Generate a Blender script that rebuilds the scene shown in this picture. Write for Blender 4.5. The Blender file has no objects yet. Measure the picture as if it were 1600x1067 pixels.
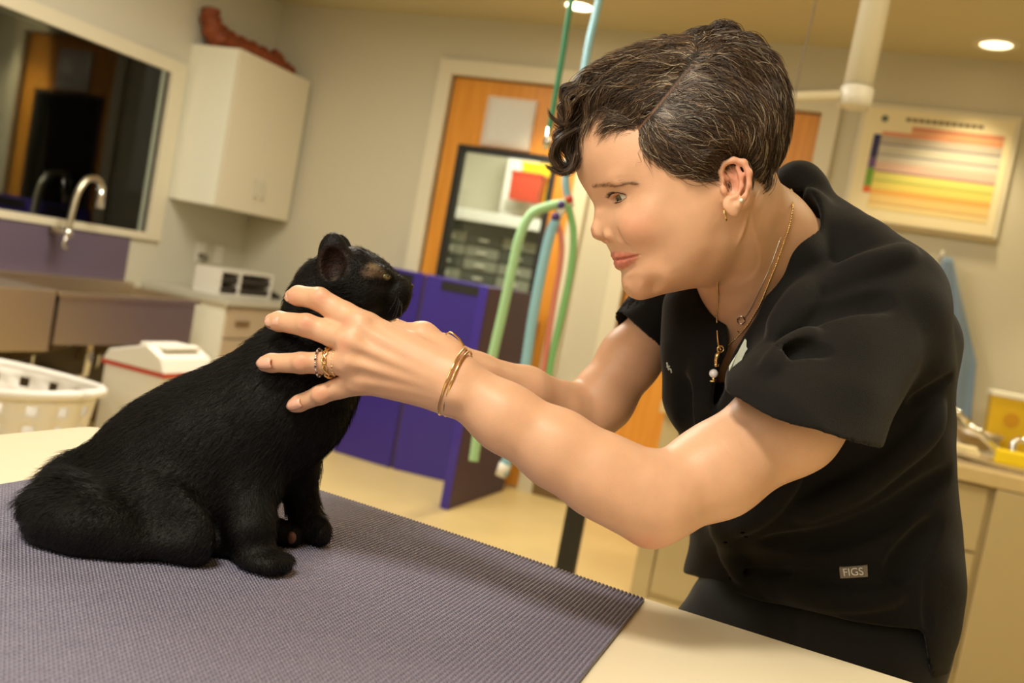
import bpy, bmesh, math, random
import numpy as np
from math import sin, cos, radians, pi
from mathutils import Vector, Matrix
from mathutils.bvhtree import BVHTree
rng = np.random.default_rng(7); random.seed(7)
SC = bpy.context.scene; COL = SC.collection

# ------------------------------------------------------------------ camera
F = 1452.0; H = 1.22
_th, _pt, _ro = radians(20.4), radians(-3.66), radians(10.5)
_Fh = np.array([-sin(_th), cos(_th), 0]); _R0 = np.array([cos(_th), sin(_th), 0]); _Z = np.array([0, 0, 1.])
FW = _Fh*cos(_pt) + _Z*sin(_pt); _U0 = -_Fh*sin(_pt) + _Z*cos(_pt)
RT = cos(_ro)*_R0 + sin(_ro)*_U0; UP = cos(_ro)*_U0 - sin(_ro)*_R0
CAM = np.array([0, 0, H])
def P(x, y, d):
    """world point seen at (x, y) of the 1600x1067 photograph, d metres into the room"""
    return CAM + (FW + (x-800)/F*RT - (y-533.5)/F*UP)*d
def on(x, y, ax, v):
    r = FW + (x-800)/F*RT - (y-533.5)/F*UP
    return CAM + r*((v-CAM[ax])/r[ax])
def depth_of(p): return float((np.array(p)-CAM) @ FW)
cd = bpy.data.cameras.new('camera'); cam = bpy.data.objects.new('camera', cd); COL.objects.link(cam)
cam.matrix_world = Matrix([[RT[0], UP[0], -FW[0], 0], [RT[1], UP[1], -FW[1], 0], [RT[2], UP[2], -FW[2], H], [0, 0, 0, 1]])
cd.sensor_width = 36; cd.lens = F/1600*36; cd.clip_start = 0.02; cd.clip_end = 60
cd.dof.use_dof = True; cd.dof.focus_distance = 1.0; cd.dof.aperture_fstop = 4.4
SC.camera = cam

# ------------------------------------------------------------------ world, lights, exposure
wd = bpy.data.worlds.new('world'); SC.world = wd; wd.use_nodes = True
wd.node_tree.nodes['Background'].inputs[0].default_value = (1.0, .86, .66, 1)
wd.node_tree.nodes['Background'].inputs[1].default_value = 0.12
def area(name, loc, sx, sy, power, col, target=None, spread=180):
    l = bpy.data.lights.new(name, 'AREA'); l.shape = 'RECTANGLE'; l.size = sx; l.size_y = sy; l.energy = power; l.color = col; l.spread = radians(spread)
    o = bpy.data.objects.new(name, l); COL.objects.link(o); o.location = loc
    if target is not None:
        o.rotation_euler = (Vector(target)-Vector(loc)).to_track_quat('-Z', 'Y').to_euler()
    return o
WARM = (1.0, .83, .52)
SOFT = (1.0, .91, .74)
area('ceiling_lamp_behind', (-.55, -.15, 2.70), .40, .40, 27, SOFT)
area('ceiling_panel_light_left', (-2.1, 2.9, 2.70), 1.2, 1.2, 54, (1.0, .93, .80))
area('flash_bounce', (-1.0, -1.4, 2.2), 1.6, 1.2, 22, (1.0, .93, .80), (-.1, 1.1, 1.1))
area('ceiling_panel_light_right', (.9, 2.3, 2.70), 1.2, .8, 20, WARM)
SC.view_settings.view_transform = 'Standard'; SC.view_settings.look = 'None'
SC.view_settings.gamma = 1; SC.view_settings.use_curve_mapping = False; SC.view_settings.exposure = 0.45
try: SC.cycles.use_denoising = True; SC.cycles.max_bounces = 8
except Exception: pass

# ------------------------------------------------------------------ materials
def srgb(r, g, b):
    f = lambda c: (c/255/12.92) if c/255 <= .04045 else ((c/255+.055)/1.055)**2.4
    return (f(r), f(g), f(b), 1)
MATS = {}
def mat(name, col, rough=.5, metal=0, bump=0, bscale=200, var=0, vscale=6, spec=.5, emit=None, estr=0, attr=None, sheen=0, sss=0, coat=0, trans=0, alpha=1):
    m = bpy.data.materials.new(name); m.use_nodes = True; nt = m.node_tree; b = nt.nodes['Principled BSDF']
    if len(col) == 3: col = (*col, 1)
    b.inputs['Base Color'].default_value = col; b.inputs['Roughness'].default_value = rough; b.inputs['Metallic'].default_value = metal
    b.inputs['Specular IOR Level'].default_value = spec
    if sheen: b.inputs['Sheen Weight'].default_value = sheen; b.inputs['Sheen Roughness'].default_value = .4
    if sss:
        b.inputs['Subsurface Weight'].default_value = sss; b.inputs['Subsurface Radius'].default_value = (1, .35, .18); b.inputs['Subsurface Scale'].default_value = .006
    if coat: b.inputs['Coat Weight'].default_value = coat; b.inputs['Coat Roughness'].default_value = .1
    if trans: b.inputs['Transmission Weight'].default_value = trans
    if alpha < 1: b.inputs['Alpha'].default_value = alpha
    if emit: b.inputs['Emission Color'].default_value = emit; b.inputs['Emission Strength'].default_value = estr
    tc = nt.nodes.new('ShaderNodeTexCoord')
    src = None
    if attr:
        a = nt.nodes.new('ShaderNodeAttribute'); a.attribute_name = attr; src = a.outputs['Color']; nt.links.new(src, b.inputs['Base Color'])
    if var:
        n = nt.nodes.new('ShaderNodeTexNoise'); n.inputs['Scale'].default_value = vscale; n.inputs['Detail'].default_value = 5
        nt.links.new(tc.outputs['Object'], n.inputs['Vector'])
        mx = nt.nodes.new('ShaderNodeMixRGB'); mx.blend_type = 'MULTIPLY'; mx.inputs[0].default_value = 1
        rp = nt.nodes.new('ShaderNodeValToRGB'); rp.color_ramp.elements[0].position = .3; rp.color_ramp.elements[1].position = .7
        rp.color_ramp.elements[0].color = (1-var,)*3+(1,); rp.color_ramp.elements[1].color = (1, 1, 1, 1)
        nt.links.new(n.outputs['Fac'], rp.inputs[0]); nt.links.new(rp.outputs[0], mx.inputs[2])
        if src: nt.links.new(src, mx.inputs[1])
        else: mx.inputs[1].default_value = col
        nt.links.new(mx.outputs[0], b.inputs['Base Color'])
    if bump:
        n = nt.nodes.new('ShaderNodeTexNoise'); n.inputs['Scale'].default_value = bscale; n.inputs['Detail'].default_value = 4
        nt.links.new(tc.outputs['Object'], n.inputs['Vector'])
        bp = nt.nodes.new('ShaderNodeBump'); bp.inputs['Strength'].default_value = bump; bp.inputs['Distance'].default_value = .002
        nt.links.new(n.outputs['Fac'], bp.inputs['Height']); nt.links.new(bp.outputs[0], b.inputs['Normal'])
    MATS[name] = m; return m
def wood(name, c1, c2, rough=.4, axis=2):
    m = mat(name, c1, rough); nt = m.node_tree; b = nt.nodes['Principled BSDF']
    tc = nt.nodes.new('ShaderNodeTexCoord'); mp = nt.nodes.new('ShaderNodeMapping'); s = [22, 22, 22]; s[axis] = 1.2; mp.inputs['Scale'].default_value = s
    n = nt.nodes.new('ShaderNodeTexNoise'); n.inputs['Scale'].default_value = 1.6; n.inputs['Detail'].default_value = 6; n.inputs['Distortion'].default_value = .6
    r = nt.nodes.new('ShaderNodeValToRGB'); r.color_ramp.elements[0].color = c1; r.color_ramp.elements[1].color = c2; r.color_ramp.elements[0].position = .35; r.color_ramp.elements[1].position = .68
    nt.links.new(tc.outputs['Object'], mp.inputs[0]); nt.links.new(mp.outputs[0], n.inputs['Vector']); nt.links.new(n.outputs['Fac'], r.inputs[0]); nt.links.new(r.outputs[0], b.inputs['Base Color'])
    return m
m_wall = mat('wall_paint', srgb(204, 197, 174), .8, bump=.15, bscale=120)
m_wallL = mat('wall_paint_grey', srgb(206, 202, 184), .8, bump=.15, bscale=120)
m_ceil = mat('ceiling_paint', srgb(204, 194, 158), .9, bump=.1, bscale=90)
m_floor = mat('floor_vinyl', srgb(218, 196, 140), .38, var=.10, vscale=3)
m_trim = mat('trim_paint', srgb(222, 214, 188), .5)
m_door = wood('orange_maple', srgb(214, 140, 44), srgb(232, 160, 62), .35)
m_black = mat('black_frame', srgb(30, 28, 24), .45)
m_cab = mat('cabinet_laminate', srgb(224, 216, 192), .45)
m_cabw = mat('cabinet_laminate_flash_lit', srgb(242, 240, 222), .45)  # paler cabinet laminate; flash light on the end faces painted into its colour
m_drawer = mat('drawer_laminate', srgb(196, 176, 146), .45)
m_penin = mat('peninsula_laminate', srgb(190, 172, 128), .5)
m_counter = mat('counter_laminate', srgb(200, 196, 178), .3)
m_steel = mat('stainless_steel', (.64, .55, .42), .42, 1, bump=.1, bscale=40)
m_chrome = mat('chrome', (.8, .8, .78), .1, 1)
m_purple = mat('purple_vinyl', srgb(58, 42, 140), .35, bump=.3, bscale=14)
m_purple2 = mat('purple_vinyl_edge', srgb(86, 70, 120), .5)
m_mauve = mat('mauve_back_vinyl', srgb(70, 52, 78), .55)
m_splash = mat('purple_splash', srgb(104, 90, 108), .45)
m_white = mat('white_plastic', srgb(232, 228, 216), .4)
m_red = mat('red_plastic', srgb(188, 66, 42), .4)
m_yellow = mat('yellow_plastic', srgb(222, 182, 26), .4)
m_baseb = mat('brown_cove_base', srgb(122, 96, 60), .6)
m_dark = mat('dark_recess', srgb(52, 44, 36), .8)
m_greyp = mat('grey_brown_panel', srgb(92, 82, 66), .7)
m_glass = mat('window_glass', (.9, .95, .93), .02, trans=1)
def mk_glass():
    nt = m_glass.node_tree; b = nt.nodes['Principled BSDF']; nt.nodes.remove(b)
    o = nt.nodes['Material Output']; g = nt.nodes.new('ShaderNodeBsdfGlossy'); g.inputs['Roughness'].default_value = .03
    t = nt.nodes.new('ShaderNodeBsdfTransparent'); t.inputs[0].default_value = (.9, .95, .92, 1); mx = nt.nodes.new('ShaderNodeMixShader')
    fr = nt.nodes.new('ShaderNodeFresnel'); fr.inputs[0].default_value = 1.5
    nt.links.new(fr.outputs[0], mx.inputs[0]); nt.links.new(t.outputs[0], mx.inputs[1]); nt.links.new(g.outputs[0], mx.inputs[2]); nt.links.new(mx.outputs[0], o.inputs[0])
mk_glass()

# ------------------------------------------------------------------ object helpers
def wloc(p):
    v = Vector((0, 0, 0))
    while p is not None: v += p.location; p = p.parent
    return v
def mesh_obj(name, verts, faces, m=None, parent=None, smooth=False, label=None, cat=None, group=None, kind=None, col=None):
    me = bpy.data.meshes.new(name); off = wloc(parent) if parent is not None else Vector((0, 0, 0))
    v = np.asarray(verts, dtype=np.float64).reshape(-1, 3) - np.array(off)
    if isinstance(faces, np.ndarray):
        n, k = faces.shape
        me.vertices.add(len(v)); me.vertices.foreach_set('co', v.ravel().astype(np.float32))
        me.loops.add(n*k); me.loops.foreach_set('vertex_index', faces.ravel().astype(np.int32))
        me.polygons.add(n); me.polygons.foreach_set('loop_start', np.arange(0, n*k, k, dtype=np.int32)); me.update(calc_edges=True)
    else:
        me.from_pydata([tuple(x) for x in v], [], faces); me.update()
    if smooth: me.polygons.foreach_set('use_smooth', np.ones(len(me.polygons), dtype=bool))
    if col is not None:
        at = me.color_attributes.new('col', 'FLOAT_COLOR', 'POINT'); c = np.ones((len(v), 4), np.float32); c[:, :3] = col; at.data.foreach_set('color', c.ravel())
    if m: me.materials.append(m)
    o = bpy.data.objects.new(name, me); COL.objects.link(o)
    if parent is not None: o.parent = parent
    if label: o['label'] = label
    if cat: o['category'] = cat
    if group: o['group'] = group
    if kind: o['kind'] = kind
    return o
def thing(name, label, cat, loc, group=None, kind=None):
    o = bpy.data.objects.new(name, None); COL.objects.link(o); o.location = loc; o.empty_display_size = .05
    if label: o['label'] = label
    if cat: o['category'] = cat
    if group: o['group'] = group
    if kind: o['kind'] = kind
    return o
class MB:
    def __init__(s): s.v = []; s.f = []
    def add(s, v, f):
        n = len(s.v); s.v += [tuple(map(float, x)) for x in v]; s.f += [tuple(n+i for i in q) for q in f]; return s
    def box(s, x0, x1, y0, y1, z0, z1):
        v = [(x, y, z) for z in (z0, z1) for y in (y0, y1) for x in (x0, x1)]
        return s.add(v, [(0, 2, 3, 1), (4, 5, 7, 6), (0, 1, 5, 4), (2, 6, 7, 3), (0, 4, 6, 2), (1, 3, 7, 5)])
    def prism(s, poly, axis, a, b):
        """poly of 2D points, extruded along axis from a to b"""
        n = len(poly); mk = {0: lambda p, t: (t, p[0], p[1]), 1: lambda p, t: (p[0], t, p[1]), 2: lambda p, t: (p[0], p[1], t)}[axis]
        v = [mk(p, a) for p in poly]+[mk(p, b) for p in poly]
        return s.add(v, [tuple(range(n))[::-1], tuple(range(n, 2*n))]+[(i, (i+1) % n, n+(i+1) % n, n+i) for i in range(n)])
    def tube(s, pts, r, n=10, cap=True):
        pts = [np.array(p, float) for p in pts]; rs = r if hasattr(r, '__len__') else [r]*len(pts); base = len(s.v); T = []
        for i in range(len(pts)):
            t = pts[min(i+1, len(pts)-1)]-pts[max(i-1, 0)]; T.append(t/(np.linalg.norm(t)+1e-12))
        a = np.array([0, 0, 1.]) if abs(T[0][2]) < .9 else np.array([1., 0, 0]); u = np.cross(T[0], a); u /= np.linalg.norm(u); V = []
        for i, p in enumerate(pts):
            u = u-T[i]*(u@T[i]); u /= np.linalg.norm(u); w = np.cross(T[i], u)
            for k in range(n):
                q = 2*pi*k/n; V.append(p+(u*cos(q)+w*sin(q))*rs[i])
        Fc = [(i*n+k, i*n+(k+1) % n, (i+1)*n+(k+1) % n, (i+1)*n+k) for i in range(len(pts)-1) for k in range(n)]
        if cap: Fc += [tuple(range(n))[::-1], tuple((len(pts)-1)*n+k for k in range(n))]
        return s.add(V, Fc)
    def lathe(s, c, prof, n=24, sx=1, sy=1):
        V = [(c[0]+r*sx*cos(2*pi*k/n), c[1]+r*sy*sin(2*pi*k/n), c[2]+z) for r, z in prof for k in range(n)]
        Fc = [(i*n+k, i*n+(k+1) % n, (i+1)*n+(k+1) % n, (i+1)*n+k) for i in range(len(prof)-1) for k in range(n)]
        return s.add(V, Fc)
    def ball(s, c, r, n=12, m=8):
        c = np.array(c); r = np.ones(3)*r
        V = [c+r*np.array([sin(pi*j/m)*cos(2*pi*k/n), sin(pi*j/m)*sin(2*pi*k/n), cos(pi*j/m)]) for j in range(m+1) for k in range(n)]
        return s.add(V, [(j*n+k, (j+1)*n+k, (j+1)*n+(k+1) % n, j*n+(k+1) % n) for j in range(m) for k in range(n)])
    def build(s, name, m=None, parent=None, bevel=0, smooth=False, **kw):
        o = mesh_obj(name, s.v, s.f, m, parent, smooth, **kw)
        if bevel:
            bm = bmesh.new(); bm.from_mesh(o.data); bmesh.ops.remove_doubles(bm, verts=bm.verts, dist=1e-6)
            bmesh.ops.bevel(bm, geom=bm.edges, offset=bevel, segments=2, profile=.6, affect='EDGES'); bm.to_mesh(o.data); bm.free()
        return o
def box(name, x0, x1, y0, y1, z0, z1, m, parent=None, bevel=0, **kw):
    return MB().box(x0, x1, y0, y1, z0, z1).build(name, m, parent, bevel, **kw)
def smoothpath(pts, k=6):
    p = [np.array(q, float) for q in pts]; p = [2*p[0]-p[1]]+p+[2*p[-1]-p[-2]]; out = []
    for i in range(1, len(p)-2):
        for j in range(k):
            t = j/k; out.append(.5*((2*p[i])+(-p[i-1]+p[i+1])*t+(2*p[i-1]-5*p[i]+4*p[i+1]-p[i+2])*t*t+(-p[i-1]+3*p[i]-3*p[i+1]+p[i+2])*t**3))
    out.append(p[-2]); return out
def wall_holes(name, axis, a, b, u0, u1, z0, z1, holes, m):
    us = sorted({u0, u1, *[h[0] for h in holes], *[h[1] for h in holes]}); zs = sorted({z0, z1, *[h[2] for h in holes], *[h[3] for h in holes]}); mb = MB()
    for i in range(len(us)-1):
        for j in range(len(zs)-1):
            cu, cz = (us[i]+us[i+1])/2, (zs[j]+zs[j+1])/2
            if any(h[0] < cu < h[1] and h[2] < cz < h[3] for h in holes): continue
            if axis == 0: mb.box(a, b, us[i], us[i+1], zs[j], zs[j+1])
            else: mb.box(us[i], us[i+1], a, b, zs[j], zs[j+1])
    return mb.build(name, m, kind='structure')
# ------------------------------------------------------------------ room shell
L, B, C = -3.97, 5.23, 2.75
XR, YN = 3.2, -3.0
box('floor', L-.15, XR+.15, YN-.15, B+.15, -.1, 0, m_floor, kind='structure')
box('ceiling', L-.15, XR+.15, YN-.15, B+.15, C, C+.1, m_ceil, kind='structure')
wall_holes('wall_left', 0, L-.12, L, YN, B+.12, 0, C, [(1.9, 4.30, 1.11, 2.04)], m_wallL)
wall_holes('wall_back', 1, B, B+.12, L-.12, XR+.12, 0, C, [(-2.64, -1.73, 0, 2.40), (-1.33, -.44, 0, 2.40)], m_wall)
box('wall_right', XR, XR+.12, YN, B+.12, 0, C, m_wall, kind='structure')
box('wall_front', L-.12, XR+.12, YN-.12, YN, 0, C, m_wall, kind='structure')
bb = MB().box(L, -2.74, B-.012, B, 0, .10).box(-1.64, -1.42, B-.012, B, 0, .10).box(-.35, XR, B-.012, B, 0, .1)
bb.build('baseboard_back', m_baseb, kind='structure')
MB().box(L, L+.012, YN, B, 0, .1).build('baseboard_left', m_baseb, kind='structure')
def door_trim(name, x0, x1, zt):
    w = .09
    MB().box(x0-w, x0, B-.035, B+.02, 0, zt+w).box(x1, x1+w, B-.035, B+.02, 0, zt+w).box(x0, x1, B-.035, B+.02, zt, zt+w).build(name, m_trim, kind='structure')
door_trim('trim_1', -2.64, -1.73, 2.40); door_trim('trim_2', -1.33, -.44, 2.40)
# door 1 with a tall glass panel, door 2 solid
def leaf(name, x0, x1, zt, gx0=None, gx1=None, gz0=None, gz1=None):
    d = thing(name, 'orange maple door', None, (x0, B+.05, 0), kind='structure')
    hs = [(gx0, gx1, gz0, gz1)] if gx0 is not None else []
    us = sorted({x0+.004, x1-.004, *([gx0, gx1] if hs else [])}); zs = sorted({.01, zt-.004, *([gz0, gz1] if hs else [])}); mb = MB()
    for i in range(len(us)-1):
        for j in range(len(zs)-1):
            cu, cz = (us[i]+us[i+1])/2, (zs[j]+zs[j+1])/2
            if hs and gx0 < cu < gx1 and gz0 < cz < gz1: continue
            mb.box(us[i], us[i+1], B+.02, B+.065, zs[j], zs[j+1])
    mb.build('leaf_panel', m_door, d)
    if hs:
        w = .035
        MB().box(gx0, gx0+w, B+.005, B+.07, gz0, gz1).box(gx1-w, gx1, B+.005, B+.07, gz0, gz1).box(gx0+w, gx1-w, B+.005, B+.07, gz1-w, gz1).box(gx0+w, gx1-w, B+.005, B+.07, gz0, gz0+w).build('glazing_frame', m_black, d)
        box('pane', gx0+w, gx1-w, B+.04, B+.046, gz0+w, gz1-w, m_glass, d)
    hx = x1-.08
    hd = MB().tube([(hx, B+.02, 1.0), (hx, B-.03, 1.0), (hx-.11, B-.035, 1.0)], .010).build('door_handle', m_chrome, d, smooth=True)
    return d
leaf('door_1', -2.64, -1.73, 2.40, -2.53, -1.87, .28, 1.99)
leaf('door_2', -1.33, -.44, 2.40)
# plastic leaflet pocket on door 1
pk = thing('leaflet_holder', 'clear plastic pocket holding white sheets on the orange door above its glass', 'holder', (-2.24, B, 2.06))
box('paper_sheet', -2.36, -2.08, B+.008, B+.016, 2.03, 2.29, m_white, pk)
m_clear = mat('clear_plastic', (.95, .95, .92), .08, trans=0, alpha=.35, spec=.8)
MB().box(-2.38, -2.06, B-.012, B-.009, 2.0, 2.30).box(-2.38, -2.377, B-.012, B+.018, 2.0, 2.30).box(-2.063, -2.06, B-.012, B+.018, 2.0, 2.30).box(-2.38, -2.06, B-.012, B+.018, 2.0, 2.003).build('pocket', m_clear, pk)
# window in the left wall, frame and glass, dark room beyond
w = .075
win = thing('window_1', None, None, (L, 1.9, 1.11), kind='structure')
MB().box(L-.02, L+.025, 1.9-w, 4.30+w+.04, 2.04, 2.04+w).box(L-.02, L+.025, 1.9-w, 4.30+w+.04, 1.11-.04, 1.11).box(L-.02, L+.025, 4.30, 4.30+w+.04, 1.11, 2.04).box(L-.02, L+.025, 1.9-w, 1.9, 1.11, 2.04).build('window_frame', m_trim, win)
MB().box(L-.02, L+.012, 4.234, 4.262, 1.11, 2.04).build('window_edge_strip', mat('greenish_steel', srgb(150, 160, 146), .4), win)
box('pane', L+.004, L+.010, 1.9, 4.232, 1.11, 2.04, m_glass, win)
# dark adjoining room seen through the window
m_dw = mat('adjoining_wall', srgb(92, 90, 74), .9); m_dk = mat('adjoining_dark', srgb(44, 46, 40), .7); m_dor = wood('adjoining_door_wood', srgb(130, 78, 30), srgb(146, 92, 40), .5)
X2 = L-3.2
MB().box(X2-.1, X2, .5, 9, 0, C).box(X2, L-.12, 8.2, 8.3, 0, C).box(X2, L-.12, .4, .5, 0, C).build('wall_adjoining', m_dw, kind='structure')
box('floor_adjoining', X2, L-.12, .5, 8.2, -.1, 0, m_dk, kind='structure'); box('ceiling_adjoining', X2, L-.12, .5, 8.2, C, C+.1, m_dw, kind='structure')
area('adjoining_light', (L-1.6, 4.2, 2.7), .8, .8, 3.0, WARM)

# ------------------------------------------------------------------ the lit room beyond door 1
MB().box(-3.6, -.9, 7.6, 7.7, 0, C).box(-3.7, -3.6, B+.12, 7.7, 0, C).box(-.9, -.8, B+.12, 7.7, 0, C).build('wall_beyond', m_wall, kind='structure')
box('floor_beyond', -3.6, -.9, B+.12, 7.6, -.1, 0, m_floor, kind='structure'); box('ceiling_beyond', -3.6, -.9, B+.12, 7.6, C, C+.1, m_ceil, kind='structure')
area('beyond_light', (-2.5, 6.5, 2.7), .7, .7, 36, (1, .97, .9))
yk = 7.0
def bp(x, y, yy=yk): return on(x, y, 1, yy)
a, b = bp(712, 318), bp(850, 350)
box('white_worktop', max(a[0]-.3, -3.59), min(b[0]+.4,-.92), 6.95, 7.595, a[2]-.12, a[2]-.03, m_white, None, .004, label='bright white worktop seen through the door glass', cat='worktop')
pc = thing('white_tower', 'tall white dispenser standing on the worktop behind the door glass', 'dispenser', (bp(780, 330)[0], 7.2, a[2]-.03))
c0, c1 = bp(762, 300), bp(812, 300)
box('tower_body', c0[0], c1[0], 7.3, 7.55, a[2]-.03, a[2]+.55, m_white, pc, .01); box('tower_front_slot', c0[0]+.05, c1[0]-.05, 7.285, 7.3, a[2]+.05, a[2]+.12, m_counter, pc)
s0, s1 = bp(803, 272, 7.05), bp(842, 318, 7.05)
sb = thing('sharps_bin', 'orange red sharps bin behind the door glass', 'bin', (s0[0], 7.05, s1[2]))
MB().prism([(s0[0]+.01, s1[2]), (s1[0]-.01, s1[2]), (s1[0], s0[2]), (s0[0], s0[2])], 1, 7.0, 7.15).build('bin_body', m_red, sb)
box('bin_lid', s0[0]-.005, s1[0]+.005, 6.995, 7.155, s0[2], s0[2]+.025, m_red, sb)
y0, y1 = bp(825, 262, 7.3), bp(866, 322, 7.3)
yb_ = thing('waste_box', 'yellow waste box behind the red bin, through the door glass', 'box', (y0[0], 7.3, y1[2]))
box('box_body', y0[0], y1[0], 7.17, 7.28, y1[2], y0[2], m_yellow, yb_, .008); box('box_lid', y0[0]-.01, y1[0]+.01, 7.165, 7.283, y0[2], y0[2]+.03, m_yellow, yb_)
# cage bank under the worktop, seen through the glass
m_cage = mat('cage_grey', srgb(140, 142, 126), .5); m_cdark = mat('cage_dark', srgb(74, 78, 68), .6)
cg = thing('drawer_bank', 'grey bank of small stacked drawers under the white worktop behind the door glass', 'drawers', (a[0], 7.05, .0))
zt = a[2]-.125
box('carcass', a[0]-.2, b[0]+.3, 7.08, 7.5, 0, zt, m_cdark, cg)
xs = np.linspace(a[0]-.18, b[0]+.28, 5); zsn = np.arange(.1, zt-.1, .105)
for i in range(4):
    for z in zsn:
        dr = box('drawer', xs[i]+.01, xs[i+1]-.01, 7.05, 7.08, z, z+.085, m_cage if (i+int(z*10)) % 3 else m_cdark, cg)
        box('pull', (xs[i]+xs[i+1])/2-.04, (xs[i]+xs[i+1])/2+.04, 7.035, 7.05, z+.03, z+.045, m_white, dr)

# ------------------------------------------------------------------ left wall furniture
wc = thing('wall_cabinet', 'cream two-door cabinet hung on the left wall, a wooden piece on its top', 'cabinet', (L, 4.45, 1.33))
box('body', L, L+.33, 4.45, 5.17, 1.335, 2.25, m_cabw, wc, .002)
for y0_, y1_ in ((4.452, 4.808), (4.812, 5.168)):
    dd = box('cabinet_door', L+.332, L+.352, y0_, y1_, 1.335, 2.25, m_cab, wc, .002)
    hy = 4.775 if y0_ < 4.6 else 4.845
    MB().tube([(L+.352, hy, 1.43), (L+.375, hy, 1.44), (L+.375, hy, 1.53), (L+.352, hy, 1.54)], .005, 8).build('handle', m_counter, dd, smooth=True)
# carved wooden piece lying on the cabinet
m_log = wood('reddish_wood', srgb(120, 56, 24), srgb(150, 74, 34), .6, 1)
def log():
    pts = [(L+.07, 4.475, 2.47), (L+.08, 4.485, 2.39), (L+.10, 4.54, 2.325), (L+.13, 4.66, 2.315), (L+.16, 4.80, 2.315), (L+.19, 4.93, 2.305), (L+.22, 5.03, 2.295), (L+.24, 5.11, 2.285)]
    sp = smoothpath(pts, 6); rs = np.interp(np.linspace(0, 7, len(sp)), range(8), [.05, .06, .075, .062, .06, .055, .045, .03])
    rs = rs*(1+.12*np.sin(np.arange(len(sp))*1.7)); mb = MB().tube(sp, list(rs), 14)
    mb.tube(smoothpath([(L+.17, 4.98, 2.33), (L+.16, 5.0, 2.375), (L+.18, 5.06, 2.35)], 4), .025, 8)
    zt = 2.255
    v = np.array(mb.v); v[:, 2] = np.where(v[:, 2] < zt, zt+.0, v[:, 2]); v += rng.normal(0, .003, v.shape); v[:, 2] = np.maximum(v[:, 2], zt); mb.v = [tuple(q) for q in v]
    return mb
log().build('driftwood', m_log, None, smooth=True, label='reddish brown driftwood piece lying on top of the cream wall cabinet', cat='driftwood')
# outlets
for i, yo in enumerate((4.80, 4.98)):
    o = thing('wall_outlet', ['white wall outlet with a plug in it, under the wall cabinet', 'white blank wall plate right of the plugged outlet'][i], 'outlet', (L, yo, 1.0))
    box('cover_plate', L, L+.008, yo-.04, yo+.04, .98, 1.10, m_white, o, .002)
    if i == 0: MB().tube([(L+.008, yo, 1.02), (L+.05, yo, 1.02), (L+.055, yo, .99)], .018, 8).build('plug', mat('grey_plug', srgb(120, 112, 96), .6), o, smooth=True)
    else: box('switch', L+.008, L+.013, yo-.012, yo+.012, 1.02, 1.06, m_white, o)
# base cabinet + counter at the back left
xf = L+.62; yc = 4.36
bc = thing('base_cabinet', 'beige base cabinet with a brightly lit cream end panel in the back left corner', 'cabinet', (L, yc, 0))
box('end_panel', L+.013, xf-.02, yc, yc+.02, 0, .79, m_cabw, bc); box('carcass', L+.013, xf-.03, yc+.02, B-.02, .09, .79, m_cab, bc); box('toe_kick', L+.013, xf-.08, yc+.02, B-.02, 0, .09, m_dark, bc)
for (z0_, z1_) in ((.60, .78), (.36, .59), (.10, .35)):
    dr = box('drawer', xf-.03, xf-.01, yc+.03, B-.03, z0_, z1_, m_drawer, bc, .002)
    box('pull', xf-.01, xf+.004, yc+.10, yc+.22, (z0_+z1_)/2-.012, (z0_+z1_)/2+.012, m_baseb, dr, .002)
box('worktop', L+.002, xf+.01, yc-.02, B-.002, .79, .83, m_counter, None, .004, label='pale grey laminate worktop on the back left base cabinet', cat='worktop')
# letter tray rack + dark tray on worktop
tr = thing('paper_rack', 'cream two-bay rack of dark paper trays on the back left worktop', 'rack', (L+.35, 4.45, .83))
RX0, RX1 = L+.34, L+.52
MB().box(RX0, RX1, 4.38, 4.395, .832, .985).box(RX0, RX1, 4.56, 4.575, .832, .985).box(RX0, RX1, 4.87, 4.885, .832, .985).box(RX0, RX1, 4.395, 4.56, .97, .985).box(RX0, RX1, 4.575, 4.87, .97, .985).box(RX0, RX1, 4.395, 4.56, .832, .845).box(RX0, RX1, 4.575, 4.87, .832, .845).box(RX0, RX0+.01, 4.395, 4.87, .845, .97).build('rack_body', m_white, tr)
for (ya_, yb_) in ((4.397, 4.558), (4.577, 4.868)):
    for z in (.85, .91):
        MB().box(RX0+.02, RX1-.01, ya_, yb_, z, z+.012).box(RX1-.02, RX1-.01, ya_, yb_, z+.012, z+.035).build('paper_tray', m_dark, tr)
ln = thing('card_reader', 'small dark device lying right of the paper rack on the worktop', 'device', (L+.4, 5.0, .83))
MB().prism([(4.90, .831), (5.12, .831), (5.10, .85), (4.92, .91)], 0, L+.25, L+.44).build('device_body', m_dark, ln); box('device_cup', L+.47, L+.53, 5.14, 5.19, .831, .87, m_white, None, .006, label='tiny white pot at the right end of the back left worktop', cat='pot').name = 'small_pot'
box('device_screen', L+.27, L+.42, 4.98, 5.06, .868, .872, m_black, ln)
# purple splash panel + steel sink
box('splash_panel', L+.002, L+.015, 2.0, 4.19, .81, 1.065, m_splash, None, label='long purple splash panel under the interior window', cat='panel')
sx = L+.58; sy0, sy1 = 3.22, 4.18
sk = thing('wall_sink', 'deep stainless steel sink bracketed to the left wall below the window', 'sink', (L, sy0, .5))
sk_outer = MB()
zt_, zb = .80, .555
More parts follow.
